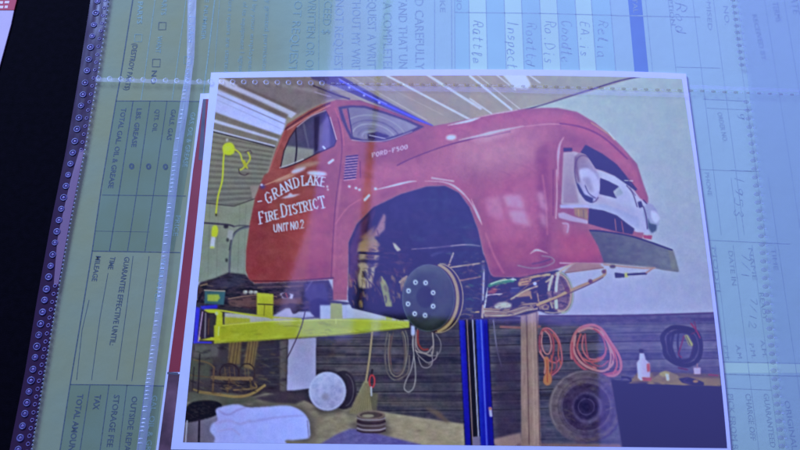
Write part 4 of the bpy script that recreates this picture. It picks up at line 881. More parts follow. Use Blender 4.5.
P('pictured_lug_bolt', T, 'ring of lug bolts on the brake drum in the print')
for q in cJ((358, 46), (396, 48), (424, 85), (424, 136), (394, 170), (355, 164), (330, 127), (332, 78)):
    oval(q[0], q[1], 2.2, 2.4, H((190, 200, 255), .8)); oval(q[0]+.1, q[1]+.1, .9, 1.0, H((50, 56, 130)), ids=False, soft=.3)
HK = 1.0
# grille, lamps, bumper
P('pictured_grille', T, 'white painted grille of the truck in the print')
poly(cg((62, 56), (112, 52), (140, 62), (170, 75), (205, 128), (260, 150), (320, 172), (370, 215), (405, 262), (440, 285), (478, 320), (490, 355), (480, 405), (455, 420), (390, 415), (330, 385), (260, 345), (170, 305), (50, 290), (55, 180)), (H((166, 146, 194)), H((166, 160, 220)), (570, 170), (640, 215)))
poly(cg((60, 58), (108, 54), (112, 190), (130, 285), (58, 285)), (H((164, 142, 188)), H((152, 126, 178)), (563, 155), (575, 200)), soft=.7, ids=False)
poly(cg((215, 130), (300, 165), (370, 225), (400, 300), (330, 300), (230, 250), (225, 175)), H((168, 164, 222)), soft=1.5, a=.8, ids=False)
poly(cg((170, 290), (250, 290), (330, 320), (400, 350), (400, 400), (300, 360), (180, 310)), H((150, 150, 214)), soft=1.0, a=.8, ids=False)
line(cg((345, 205), (372, 240), (392, 300)), .9, H((100, 84, 150))); line(cg((360, 215), (385, 250)), .8, H((120, 100, 170)))
poly(cg((45, 292), (175, 292), (178, 305), (110, 308), (45, 306)), H((160, 152, 220))); poly(cg((35, 330), (60, 325), (110, 345), (172, 362), (170, 378), (90, 365), (40, 350)), H((164, 140, 200)))
line(cg((58, 375), (82, 380), (78, 415)), 1.6, H((170, 140, 200)), a=.9); poly(cg((60, 36), (100, 36), (100, 50), (62, 52)), H((80, 40, 90)), ids=False)
P('pictured_grille_opening', T, 'dark openings of the grille in the print')
poly(cg((160, 22), (235, 62), (300, 110), (345, 165), (392, 222), (385, 228), (340, 195), (290, 160), (240, 138), (205, 128), (180, 90), (138, 55)), H((56, 58, 116)))
grain(cg((160, 22), (300, 110), (380, 220), (290, 155), (200, 120)), 16, 1.5, 1.5, 44)
line(cg((335, 182), (372, 184)), .9, H((190, 184, 230))); line(cg((345, 165), (368, 205)), .8, H((110, 90, 150)))
poly(cg((226, 172), (262, 185), (310, 210), (285, 232), (300, 262), (222, 242)), H((58, 50, 124))); poly(cg((310, 210), (285, 232), (296, 258), (330, 240)), H((150, 150, 196)), soft=.6, ids=False)
poly(cg((176, 308), (240, 318), (300, 340), (345, 375), (380, 400), (370, 425), (300, 412), (220, 390), (172, 375)), H((62, 42, 116))); line(cg((292, 355), (298, 408)), 1.0, H((150, 96, 150))); line(cg((322, 365), (330, 415)), 1.2, H((140, 84, 140)))
poly(cg((395, 280), (410, 275), (418, 300), (402, 306)), H((50, 36, 90)), soft=.4); line(cg((420, 270), (438, 290)), .9, H((80, 50, 100)))
P('pictured_marker_lamp', T, 'amber marker lamp by the grille in the print')
poly(cg((108, 306), (168, 308), (170, 358), (150, 352), (112, 340)), (H((160, 120, 110)), H((150, 118, 128)), (576, 210), (587, 218))); line(cg((128, 312), (130, 345)), .7, H((190, 150, 110)), a=.8); line(cg((150, 314), (152, 350)), .7, H((120, 90, 100)), a=.8)
P('pictured_marker_lamp', T, 'small red lamp above the bumper in the print')
poly(cg((418, 428), (460, 430), (456, 448), (422, 442)), H((176, 66, 100)))
P('pictured_headlight', T, 'near headlight of the truck in the print')
curve(cg((128, 60), (160, 65), (185, 100), (215, 150), (224, 200), (218, 245), (200, 280), (175, 284), (150, 262), (128, 210), (112, 150), (110, 90)), (H((140, 116, 168)), H((164, 154, 220)), (576, 160), (592, 190)))
curve(cg((130, 150), (140, 130), (175, 130), (210, 165), (222, 215), (208, 250), (180, 235), (150, 200)), H((176, 166, 226)), soft=1.0, ids=False); ring(*cg((168, 175))[0], 11.5, 24, 1.2, H((104, 84, 148)), rot=-14, a=.75, a0=60, a1=300); poly(cg((140, 170), (175, 165), (200, 235), (175, 230)), H((144, 130, 186)), soft=1.5, a=.7, ids=False)
poly(cg((120, 190), (130, 200), (155, 245), (195, 262), (190, 284), (160, 272), (132, 232)), H((72, 78, 150)), soft=.5, ids=False); line(cg((158, 205), (175, 240), (205, 262)), .9, H((100, 92, 160)))
poly(cg((110, 75), (120, 70), (125, 130), (135, 190), (125, 190), (112, 140)), H((120, 90, 150)), soft=.7, a=.7, ids=False)
P('pictured_headlight', T, 'far headlight of the truck in the print')
curve(cg((425, 300), (440, 285), (462, 292), (480, 320), (492, 352), (484, 395), (465, 420), (445, 415), (430, 370), (420, 330)), H((150, 146, 206))); curve(cg((455, 320), (478, 325), (492, 352), (480, 372), (460, 355)), H((190, 180, 236)), soft=.8, ids=False)
poly(cg((440, 350), (450, 375), (480, 382), (478, 408), (458, 418), (442, 395)), H((84, 96, 150)), soft=.6, ids=False); line(cg((420, 300), (432, 340), (438, 400)), 1.2, H((104, 90, 160)))
P('pictured_bumper', T, 'dark steel bumper of the truck in the print')
poly([(589, 230), (603, 231), (634, 236.5), (655, 243), (672.5, 250), (676, 260), (678.8, 271.5), (664, 269.5), (650, 266.5), (604, 262.5), (598, 246)], (H((96, 94, 148)), H((116, 116, 162)), (610, 245), (672, 262)))
line([(590, 230.5), (604, 231.5), (634, 237), (672, 250)], 1.4, H((56, 52, 104))); line([(602, 262.5), (650, 266.8), (664, 269.8), (678, 271.5)], 1.0, H((120, 110, 150)), a=.8, sm=False)
poly([(668, 250), (673, 250), (679, 271), (672, 270.5)], H((128, 124, 156)), soft=.7, a=.9); grain([(600, 232), (672, 250), (676, 270), (604, 262)], 6, 6, 3, 95, (.8, 1, 1))
line([(604, 264.5), (640, 268), (655, 268)], 1.6, H((170, 130, 160)), ids=True)
P('pictured_tow_hook', T, 'tow hook and valve below the bumper in the print')
poly(cH((168, 385), (205, 390), (205, 402), (170, 404)), H((50, 36, 96))); poly(cH((205, 386), (218, 386), (218, 402), (205, 402)), H((180, 170, 140))); line(cH((218, 392), (285, 388)), 2.0, H((70, 56, 110)), ids=True); line(cH((285, 386), (312, 368)), 1.4, H((170, 120, 150)), ids=True)
oval(*cH((160, 362))[0], 3, 1.8, H((110, 90, 120))); line(cD((80, 235), (140, 275), (165, 300)), 1.4, H((176, 130, 150)), a=.9); line(cD((145, 272), (168, 298)), .8, H((220, 210, 240)))
# gold-leaf lettering on the door
P('pictured_door_lettering', T, 'white lettering GRAND LAKE FIRE DISTRICT UNIT NO.2 on the truck door in the print')
LC = (206, 196, 240)
for ch, x, y, w_, h, sl, ro in [('G', 268.4, 197.6, 6.6, 10.5, .2, -34), ('R', 275.4, 193.0, 6.2, 9.5, .2, -32), ('A', 282.2, 188.8, 6.4, 9.3, .15, -30), ('N', 288.8, 185.4, 6.4, 9.3, .12, -26), ('D', 296.2, 182.4, 6.2, 9.5, .1, -20),
        ('L', 304.0, 180.6, 5.6, 9.4, .06, -6), ('A', 310.4, 180.4, 6.0, 9.0, .02, 2), ('K', 316.8, 180.8, 5.6, 8.8, 0, 6), ('E', 323.0, 181.8, 5.0, 9.0, 0, 9),
        ('F', 261.4, 217.6, 5.0, 11.5, .1, -14), ('I', 266.4, 217.2, 3.0, 9.0, .08, -14), ('R', 271.0, 215.8, 5.0, 8.6, .08, -14), ('E', 276.4, 214.6, 4.6, 8.6, .08, -14),
        ('D', 284.0, 210.2, 6.6, 12.5, .05, -12), ('I', 290.0, 210.2, 3.0, 9.4, .04, -12), ('S', 294.8, 209.0, 4.8, 9.4, .04, -12), ('T', 300.2, 207.6, 5.2, 9.6, .04, -13), ('R', 305.8, 206.2, 5.0, 9.6, .04, -13), ('I', 310.4, 205.2, 3.0, 9.8, .02, -13), ('C', 315.4, 203.8, 5.2, 10.0, .02, -13), ('T', 322.0, 202.2, 6.2, 11.6, 0, -13),
        ('U', 275.6, 228.2, 4.2, 7.4, .06, -8), ('N', 280.2, 227.6, 4.0, 7.4, .06, -8), ('I', 283.6, 227.1, 2.0, 7.4, .06, -8), ('T', 286.5, 226.7, 3.6, 7.4, .06, -8), ('N', 292.4, 225.8, 4.0, 7.4, .06, -8), ('O', 296.6, 225.1, 3.4, 7.4, .06, -8), ('.', 299.3, 225.3, 2, 6.8, 0, -8), ('2', 302.2, 224.0, 3.6, 7.8, .05, -8)]:
    r_ = math.radians(ro); glyph(ch, (x, y), w_, h, (math.cos(r_), math.sin(r_)), (math.sin(r_), -math.cos(r_)), 1.15 if h > 8 else .85, LC, sl, .95, serif=(h > 8))
poly(cW((228, 216), (268, 200), (283, 184), (298, 196), (342, 190), (300, 208), (262, 214)), (190, 170, 214), soft=.5, a=.85, ids=True)
line([(258, 201.6), (261.5, 201)], 1.2, LC, a=.8, ids=True); oval(327.3, 186.6, .9, .9, LC); oval(327.8, 189.6, .8, .8, LC)

# soften the whole picture
LU = CV@np.array([.3, .5, .2]); CV = CV+(.40*(LU-gauss(LU, 6.0))+.25*(LU-gauss(LU, 1.6)))[..., None]
CV = 112+(CV-112)*1.05
LU = (CV@np.array([.35, .5, .15]))[..., None]; CV = CV*np.where(LU > 158, (158+(LU-158)*.55)/np.maximum(LU, 1), 1.0)
# soften the whole picture as the cheap print is, then turn painted colours into reflectances
for k in range(3): CV[..., k] = gauss(CV[..., k], 0.6)
for sd, am, sc in ((101, 4.0, 1.3), (102, 2.0, 14.0), (103, 3.0, 5.0)):
    CV += ((vnoise(CH, CW, sc*S, sc*S, sd)-.5)*2*am)[..., None]
for k in range(3): CV[..., k] += (vnoise(CH, CW, 6*S, 6*S, 110+k)-.5)*5
ALB = np.clip(s2l(np.clip(CV, 0, 255))/LW, 0.004, 0.92)
# ------------------------------------------------------------------ heights of the stacked sheets (metres)
Z_FORM = 0.0012; Z_PRINT0 = 0.0018; Z_PRINT = 0.0026; Z_FILM = 0.0034

# ================================================================== SETTING: the dark table
m_table = mat('table_black', (0.0022, 0.0014, 0.003), rough=0.8, spec=0.03, var=0.35, scale=300, bump=0.3, bscale=1500)
tb = mesh('table_top', [(-3, -3, 0), (3, -3, 0), (3, 3, 0), (-3, 3, 0)], [(0, 1, 2, 3)], m_table); tag(tb, kind='structure')

def slab(mb, pts, z0, z1):
    """sheet with thickness, outline in photo pixels (traced at its top)"""
    P_ = [at(u, v, z1) for u, v in pts]; n = len(P_)
    a = sum(P_[i].x*P_[(i+1) % n].y-P_[(i+1) % n].x*P_[i].y for i in range(n))
    if a < 0: P_.reverse()
    mb.add([(p.x, p.y, z1) for p in P_]+[(p.x, p.y, z0) for p in P_],
           [tuple(range(n)), tuple(reversed(range(n, 2*n)))]+[(i, n+i, n+(i+1) % n, (i+1) % n) for i in range(n)])
def lerp(a, b, t): return a+(b-a)*t

# ------------------------------------------------------------------ card at the upper left corner
card = empty('card', at(-20, 20, 0)); tag(card, 'pale card with a red header lying on the black table in the upper left corner', 'card')
m_card = mat('card_white', alb((128, 122, 178)), var=.05); m_cred = mat('card_red', alb((120, 22, 48)), var=.15); m_cwhite = mat('card_print', alb((170, 150, 200)), var=.05)
b = MB(); slab(b, [(-70, 10.5), (13.8, 10.5), (11, 24), (-1, 68), (-14, 100), (-85, 92)], 0.0002, 0.0009); b.build('card_body', m_card, card)
b = MB(); slab(b, [(-66, -40), (24, -40), (16.5, 0), (14, 10), (-71, 10)], 0.0002, 0.0009); b.build('header', m_cred, card)
b = MB()
for t in ((-8, 1.2, 3.2, 3.6), (5, 1.0, 9.5, 3.2), (-14, 5.8, -6, 8.2), (-3, 5.8, 3.5, 8.2), (5, 5.6, 8, 8.0)):
    b.poly([(t[0], t[1]), (t[2], t[1]), (t[2]-.6, t[3]), (t[0]-.6, t[3])], 0.00095)
b.build('header_print', m_cwhite, card)

# ================================================================== the repair-order form
form = empty('repair_order_form', at(400, 225, Z_FORM)); tag(form, 'large yellow-green printed repair order form turned sideways under the photo print', 'form')
m_paper = paper_mat('form_paper')
m_tint = mat('form_tint', (0.25, 0.31, 0.13), rough=.75, spec=.1, var=.06, scale=40, col2=(.25, .33, .165))
m_tint2 = mat('form_tint_blue', (0.40, 0.64, 0.37), rough=.75, spec=.15, var=.05, scale=30)
m_pale = mat('form_pale_column', (0.58, 0.80, 0.38), rough=.75, spec=.15, var=.05, scale=30)
m_band = mat('form_blue_band', (0.13, 0.27, 0.31), rough=.75, spec=.15, var=.08, scale=60)
m_ink = mat('form_ink', (0.105, 0.145, 0.13), rough=.7, spec=.2, var=.3, scale=900)
m_ink2 = mat('form_ink_pale', (0.32, 0.47, 0.30), rough=.7, spec=.2, var=.2, scale=900)
m_pen = mat('form_pen', (0.33, 0.48, 0.33), rough=.7, spec=.2, var=.3, scale=700)
b = MB()
left = [(110.5, -8), (98, 70), (82, 160), (66, 245), (50, 340), (38, 415), (28, 470)]
outl = [(116, -40)] + left + [(22, 520), (900, 520), (860, 200), (840, -40)]
slab(b, outl, Z_FORM-.0002, Z_FORM); b.build('paper', m_paper, form)
b = MB(); z = Z_FORM+.00003
def quadpx(a, c, d, e, mb_, z_): mb_.poly([a, c, d, e], z_)
for q in ([(116, 101), (199, 101), (183.5, 195), (101.5, 195)], [(101.5, 195.3), (183, 195.3), (174, 251), (92, 251)], [(70, 385), (162, 386), (152, 470), (56, 470)]):
    b = MB(); b.poly(q, z); b.build('shaded_box', m_tint, form)
b = MB()
def vl(x, y, y2): return (438+(x-438)*(y2+2100)/(y+2100), y2)     # follow a column line to another row
for xa, xb in ((454.5, 469), (487, 505), (523, 541), (559, 577), (594, 612.5)):
    b = MB(); b.poly([vl(xa, 35, -40), vl(xb, 35, -40), vl(xb, 35, 120), vl(xa, 35, 120)], z); b.build('shaded_column', m_tint2, form)
b = MB(); b.poly([vl(628, 0, -40), vl(641.5, 0, -40), vl(641.5, 0, 15.2), vl(628, 0, 15.2)], z); b.poly([vl(628, 0, 16.2), vl(641.5, 0, 16.2), vl(641.5, 0, 120), vl(628, 0, 120)], z)
b.build('blue_band', m_band, form)
b = MB()
for xa, xb in ((469.6, 486.5), (505.6, 522.5), (541.6, 558.5), (577.6, 593.5)):
    b = MB(); b.poly([vl(xa, 35, -40), vl(xb, 35, -40), vl(xb, 35, 120), vl(xa, 35, 120)], z); b.build('pale_column', m_pale, form)
b = MB(); b.poly([vl(719, 361, 363), vl(800, 361, 363), vl(806, 361, 373), vl(721, 361, 373)], z)
b.build('pale_column', m_pale, form)
# ruled lines
z = Z_FORM+.00007
b = MB(); 
RM = [m_ink]
def rl(pts, w_, mb_=None):
    q_ = MB(); q_.ribbon(pts, w_, z); q_.build('ruled_line', RM[0], form)
rl([(136, -20), (132.7, 0), (120, 80), (116, 101), (101, 190), (92.2, 251), (70, 385), (60, 450), (55, 480)], 1.15)
for L_, w_ in (([(133, 101), (119.5, 190), (109.5, 251)], 1.0), ([(150, 101), (137, 190), (127.5, 251)], .85), ([(167, 101), (154, 190), (145, 251)], .8), ([(116, 101), (158, 101), (200, 101.5)], .8),
               ([(102, 195), (186, 196)], .7), ([(95.5, 231), (150, 232)], .4), ([(92, 251), (180, 252.5)], .9), ([(89, 300), (82, 330), (76.5, 380)], .6), ([(108, 273), (100, 317), (91.5, 380)], .6),
               ([(133, 256), (126.7, 307), (116.5, 380)], .6), ([(149, 256), (143, 300), (131.7, 381)], .6), ([(70, 384.5), (120, 385), (164, 386)], .9), ([(90, 385), (80, 450), (75, 480)], .9),
               ([(109, 385), (100, 450), (95, 480)], .9), ([(127, 385), (119, 450), (115, 480)], .7), ([(145, 385), (138, 450)], .6)): rl(L_, w_)
RM[0] = m_ink2
for L_, w_ in (([(158, -20), (155, 0), (144, 80), (141, 100)], .7), ([(189, -20), (186, 0), (175, 80), (172, 100)], .7), ([(217, -20), (210, 40), (205, 80), (203, 96)], 1.1), ([(184, 101), (172, 190)], .5), ([(319, -20), (318.5, 70)], .7),
               ([(434.5, -20), (434.5, 80)], .8), ([(451.3, -20), (451.8, 80)], .8), ([(454.6, -20), (455, 80)], .8), ([(221, -20), (214, 76)], .5)): rl(L_, w_)
for x, w_ in ((469.2, .8), (486.8, .8), (505.2, .8), (522.8, .8), (541.2, .8), (558.8, .8), (577.2, .8), (593.8, .8), (612.8, .7), (649, .6), (672, .6), (697, .6), (718, .6), (737, .5), (770, .4), (790, .5)):
    rl([vl(x, 35, -30), vl(x, 35, 100), vl(x, 35, 235)], w_)
rl([(455, 12.4), (540, 13.3), (640, 16), (700, 17)], .8)
for L_, w_ in (([(703, 99), (745, 101)], .8), ([(676, 67), (720, 68)], .5), ([(706, 108), (752, 110)], .4), ([(693, 169), (740, 171), (760, 171.5)], .5), ([(708, 240), (750, 242), (790, 244)], .7), ([(720, 361.6), (820, 364)], .8), ([(721, 374), (820, 376.5)], .9),
               ([(723, 388), (772, 390)], .6), ([vl(715, 245, 245), vl(715, 245, 360)], .5), ([vl(733, 245, 245), vl(733, 245, 455)], .6), ([vl(752, 245, 245), vl(752, 245, 455)], .5), ([vl(778, 245, 176), vl(778, 245, 455)], .5), ([vl(731, 178, 178), vl(731, 178, 240)], .5), ([(731, 170), (752, 171)], .6)): rl(L_, w_)
# printed words
z = Z_FORM+.0001
b = MB(); b2 = MB()
def tx_(s, st, en, h, mbx=None, bold=.0):
    q_ = MB(); text_into(q_, s, st, en, h, z, bold); q_.build('printed_words', m_ink2 if mbx is b2 else m_ink, form)
tx_('RETURNED PARTS', (140, -40), (137, 24), 5.0, b2, .02); tx_('(DESTROY PARTS)', (133, 43), (124, 90), 5.2, None, .01)
tx_('SAVE PARTS', (164, -22), (161, 15), 5.0, b2, .01); tx_('WANT', (157.5, 36), (155.5, 53), 5.2, b2, .01); tx_('NO', (152, 70), (150.5, 84), 5.2, None, .01)
tx_('CASH', (190, 26), (188, 42), 4.8, b2, .01); tx_('CHARGE', (186, 68), (182, 92), 4.8, b2, .01); tx_('FILE NUMBER', (206, -12), (201, 40), 4.2, b2, .01)
tx_('TOTAL GAL. OIL & GREASE', (121.5, 108), (108, 188), 5.0, None, .02); tx_('LBS. GREASE', (137, 108), (131.2, 147), 5.0, None, .02); tx_('QTS. OIL', (155.5, 109), (152, 132), 4.6, None, .01)
tx_('GALS. GAS', (171.5, 109), (166.5, 140), 4.8, None, .015); tx_('GAS, OIL & GREASE', (191, 112), (182.5, 167), 4.8, b2, .015); tx_('PRICE', (176, 215), (173, 236), 5.0, b2, .01)
tx_('MILEAGE', (96, 255.5), (91.6, 281), 5.2, None, .01); tx_('TIME', (110.5, 256.5), (107.8, 269), 5.2, None, .01); tx_('GUARANTEE EFFECTIVE UNTIL:', (124.6, 256.5), (109.4, 345), 5.4, None, .01)
tx_('WARRANTED', (161.5, 258), (154, 302), 5.0, b2, .01); tx_('TOTAL AMOUNT', (77.6, 394), (67.3, 456), 6.0, None, .02); tx_('TAX', (95.2, 394.5), (92.6, 409.5), 6.2, None, .02)
tx_('STORAGE FEE', (114, 394.5), (106.5, 447), 6.0, None, .01); tx_('OUTSIDE REPAIRS', (132, 396), (122.5, 462), 5.8, None, .01); tx_('GAL. OIL & GREASE', (152.5, 395), (143, 470), 5.4, b2, .01)
for x, y in ((131.6, 166.2), (148.6, 166.4), (165.4, 166.8)):
    q_ = MB(); q_.ribbon(ell(x, y, 1.7, 2.2, 0, 14)+[(x+1.7, y)], 2.0, z); q_.build('printed_dot', m_ink, form)
def tick(u, v, s_, mbx):
    q_ = MB(); q_.ribbon([(u-s_, v-s_), (u+s_, v-s_), (u+s_-.5, v+s_), (u-s_-.5, v+s_), (u-s_, v-s_)], .7, z); q_.build('tick_box', m_ink2 if mbx is b2 else m_ink, form)
tick(138.5, 38, 3.6, b2); tick(162.5, 26, 3.6, b); tick(156.5, 63, 3.8, b); tick(192, 20, 3.2, b2); tick(188, 60, 3.6, b2)
for s_, st, en, h_ in (('otherwise stated before repairs are started', (232.5, -60), (224, 72), 4.6), ('my vehicle and all of its equipment I agree', (246.5, -50), (238.5, 72), 4.6), ('or operated by your employees', (255.5, -40), (248, 72), 4.4), ('and you are hereby granted permission', (269.5, -60), (262, 72), 4.8)):
    tx_(s_, st, en, h_, b2, .0)
for s_, st, en, h_ in (('I DO NOT REQUEST', (297.5, -36), (288.2, 71), 8.4), ('AN WRITTEN OR ORAL', (309, -22), (304.3, 86), 8.4), ('EXCEED $', (325, -12), (321.8, 34), 8.4), ('I DO NOT REQUEST', (336, -26), (333.8, 72), 8.6),
    ('WITHOUT MY WRITTEN', (352.2, -16), (351.2, 92), 8.8), ('I REQUEST A WRITTEN', (367.8, -14), (366.8, 86), 8.8), ('RECEIVING A COMPLETED', (382.8, -52), (383.2, 74), 8.8), ('UNDERSTAND THAT UNDER', (398, -40), (398.8, 88), 8.8), ('PLEASE READ CAREFULLY,', (414, -58), (415.4, 72), 8.8),
    ('MAKE', (439.5, -16), (440, 12), 5.4), ('LIC. NO.', (456, -24), (456.5, 12), 5.4)):
    tx_(s_, st, en, h_, b2, .0)
for s_, st, en, h_ in (('TOTAL', (631, -14), (633.5, 13), 5), ('DESCRIPTION', (664, -30), (671, 25), 4.6), ('PROMISED', (705, -20), (708, 30), 4.4), ('NO.', (723, 5), (725, 25), 5), ('RECEIVED BY', (752, 14), (762, 60), 4.8), ('TERMS', (772, 2), (776, 22), 6), ('DATE', (790, -12), (793, 14), 7),
    ('PHONE', (704.5, 172), (708, 196), 4.4), ('ORDER NO.', (717, 112), (723, 142), 5), ('TIME', (771, 248), (774, 270), 4.6), ('MODEL', (711.5, 246), (716, 296), 4.6), ('DATE IN', (728, 250), (732, 285), 4.6), ('NAME', (748, 247), (753, 280), 4.6),
    ('P.M.', (723, 345), (725.5, 360), 4.6), ('A.M.', (735.5, 345), (738, 360), 4.6), ('P.M.', (749, 343), (752, 358), 4.6), ('A.M.', (760, 340), (763, 357), 4.6), ('READY', (759, 292), (763, 320), 4.6),
    ('PICK FROM BY', (727, 393), (733, 455), 6), ('CHARGE OFF', (745, 393), (750.5, 440), 5.6), ('GUARANTEED BY', (763, 393), (772, 460), 5.6), ('ORIGINAL', (784, 400), (792, 450), 5.6)):
    tx_(s_, st, en, h_, b2, .0)
# pen handwriting on the lines at the top
z = Z_FORM+.00013
b = MB()
for s_, st, adv, h_, w_ in (('Rattle', (473, 20), 9.0, 12, .8), ('Inspect', (508, 20), 8.6, 12, .8), ('Roattd', (527, 22), 9, 11, .7), ('Ro.Dis', (545, 20), 9, 12, .8), ('Coodte', (562, 20), 8.8, 12, .75), ('EA.is', (581, 21), 8.8, 10, .7), ('Relia', (598, 20), 9.2, 12, .7),
    ('Rod', (676, 2), 13, 12, .7), ('1953', (735, 174), 13.5, 10, .7), ('7/18', (742, 252), 11, 9, .8), ('7/12', (750, 296), 10, 8, .7), ('96', (737, 112), 9, 9, .8)):
    b = MB(); hand(b, s_, st, adv*.82, h_*.82, w_*.85, z, .25, .09); b.build('pen_handwriting', m_pen, form)

# ================================================================== second print showing as a red strip
pr2 = empty('photo_print', at(180, 280, Z_FORM)); tag(pr2, 'red photo print showing only as a narrow strip left of the truck print', 'photo print')
m_border = mat('print_paper', (0.80, 0.80, 0.80), rough=.4, spec=.4, var=.02, scale=200)
m_red2 = mat('print_red', (0.42, 0.035, 0.035), rough=.35, spec=.4, var=.22, scale=35, col2=(.36, .05, .05))
m_dk2 = mat('print_dark', (0.05, 0.03, 0.03), rough=.35, spec=.4, var=.6, scale=70, col2=(.28, .13, .13))
b = MB(); slab(b, [(200.5, 93.5), (330, 92), (330, 470), (154, 470), (156, 450), (177, 290), (190, 180)], Z_FORM+.0002, Z_FORM+.00045); b.build('paper', m_border, pr2)
b = MB(); z2 = Z_FORM+.0005
b.poly([(203, 99), (320, 98), (320, 372), (168.5, 372), (179.3, 290), (193, 170)], z2); b.build('picture', m_red2, pr2)
b = MB(); b.poly([(168.3, 374), (320, 374), (320, 470), (156.5, 470), (158.4, 450)], z2); b.build('picture', m_dk2, pr2)
b = MB(); b.poly([(203, 99), (206, 99), (203, 160), (198.5, 160)], z2+.00005); m_gr = mat('print_grey', (.12, .12, .12), var=.3); b.build('picture', m_gr, pr2); b = MB(); b.poly([(167.5, 372), (178, 372.5), (178, 375), (167.2, 374)], z2+.00005)
b.build('picture', m_gr, pr2)

# ================================================================== the truck print
pr = empty('photo_print', at(445, 262, Z_PRINT0)); tag(pr, 'white bordered photo print of a red fire truck raised on a lift', 'photo print')
def lookup(tab, t): 
    tab = np.array(tab, float); return np.stack([np.interp(t, tab[:, 0], tab[:, k]) for k in (1, 2)], -1)
def bez(tab):    # smooth curve through (t, u, v) knots
    tab = np.array(tab, float)
    tt = np.linspace(0, 1, 201); out = []
    m = len(tab)
    for k in (1, 2):
        co = np.polyfit(tab[:, 0], tab[:, k], min(3, m-1)); out.append(np.polyval(co, tt))
    return tt, np.stack(out, -1)
def edges(top, right, bottom, left): return [bez(t) for t in (top, right, bottom, left)]
OUT = edges([(0, 211, 72.5), (.33, 360, 70), (.6, 490, 69.3), (.82, 600, 70.5), (1, 686, 73.5)],
            [(0, 686, 73.5), (.2, 696.3, 150), (.4, 706, 225), (.6, 716, 300), (.78, 723.3, 370), (1, 731.5, 455)],
            [(0, 170.8, 449.5), (.5, 450, 452), (1, 731.5, 455)], [(0, 211, 72.5), (.3, 200.8, 180), (.6, 189.2, 290), (1, 170.8, 449.5)])
INN = edges([(0, 219, 78), (.33, 362, 76), (.6, 490, 75.3), (.82, 600, 76.2), (1, 682, 78.8)],
            [(0, 682, 78.8), (.2, 692.3, 150), (.4, 703, 225), (.6, 712.6, 300), (.78, 719.5, 370), (1, 727.3, 448)],
            [(0, 183, 442.3), (.5, 455, 445), (1, 727.3, 448)], [(0, 219, 78), (.3, 208.2, 180), (.6, 197.5, 290), (1, 183, 442.3)])
def ev(e, t):
    return np.stack([np.interp(t, e[0], e[1][:, 0]), np.interp(t, e[0], e[1][:, 1])], -1)
def patch(E, s, t):
    T_, R_, B_, L_ = E
    s_, t_ = np.meshgrid(s, t); s3 = s_[..., None]; t3 = t_[..., None]
    top = ev(T_, s)[None]; bot = ev(B_, s)[None]; lef = ev(L_, t)[:, None]; rig = ev(R_, t)[:, None]
    c00, c10, c01, c11 = ev(T_, np.array([0.]))[0], ev(T_, np.array([1.]))[0], ev(B_, np.array([0.]))[0], ev(B_, np.array([1.]))[0]
    return (1-t3)*top+t3*bot+(1-s3)*lef+s3*rig-((1-s3)*(1-t3)*c00+s3*(1-t3)*c10+(1-s3)*t3*c01+s3*t3*c11)
b = MB()
q = np.linspace(0, 1, 25)
o_ = [tuple(p) for p in ev(OUT[0], q)][:-1]+[tuple(p) for p in ev(OUT[1], q)][:-1]+[tuple(p) for p in ev(OUT[2], q[::-1])][:-1]+[tuple(p) for p in ev(OUT[3], q[::-1])][:-1]
slab(b, o_, Z_PRINT0, Z_PRINT); b.build('white_border', m_border, pr)
# the printed picture: one sheet of fine cells, cut along the outlines of what it shows
NX, NY = 860, 600
px = patch(INN, np.linspace(0, 1, NX+1), np.linspace(0, 1, NY+1))
U, V = px[..., 0], px[..., 1]
VERT = at_np(U.ravel(), V.ravel(), Z_PRINT+.00005)
ci = np.clip((U-X0)*S-.5, 0, CW-1.001); cj = np.clip((V-Y0)*S-.5, 0, CH-1.001); i0 = ci.astype(int); j0 = cj.astype(int); fx = (ci-i0)[..., None]; fy = (cj-j0)[..., None]
VC = (ALB[j0, i0]*(1-fx)+ALB[j0, i0+1]*fx)*(1-fy)+(ALB[j0+1, i0]*(1-fx)+ALB[j0+1, i0+1]*fx)*fy
VC = VC.reshape(-1, 3)
uc = (U[:-1, :-1]+U[1:, 1:])/2; vc = (V[:-1, :-1]+V[1:, 1:])/2
FID = ID[np.clip(((vc-Y0)*S).astype(int), 0, CH-1), np.clip(((uc-X0)*S).astype(int), 0, CW-1)]
jj, ii = np.meshgrid(np.arange(NY), np.arange(NX), indexing='ij'); base = jj*(NX+1)+ii
QU = np.stack([base, base+NX+1, base+NX+2, base+1], -1)
m_pic = bpy.data.materials.new('printed_picture'); m_pic.use_nodes = True; nt = m_pic.node_tree; pb = nt.nodes['Principled BSDF']
pb.inputs['Roughness'].default_value = .38; pb.inputs['Specular IOR Level'].default_value = .08
at_n = nt.nodes.new('ShaderNodeAttribute'); at_n.attribute_name = 'ink'
gn = nt.nodes.new('ShaderNodeNewGeometry'); wn = nt.nodes.new('ShaderNodeTexNoise'); wn.inputs['Scale'].default_value = 2500; nt.links.new(gn.outputs['Position'], wn.inputs['Vector'])
mr = nt.nodes.new('ShaderNodeMapRange'); mr.inputs['To Min'].default_value = .9; mr.inputs['To Max'].default_value = 1.1; nt.links.new(wn.outputs['Fac'], mr.inputs['Value'])
vm = nt.nodes.new('ShaderNodeVectorMath'); vm.operation = 'SCALE'; nt.links.new(at_n.outputs['Color'], vm.inputs[0]); nt.links.new(mr.outputs[0], vm.inputs['Scale']); nt.links.new(vm.outputs[0], pb.inputs['Base Color'])
OBJ = {}
org = np.array(pr.location)
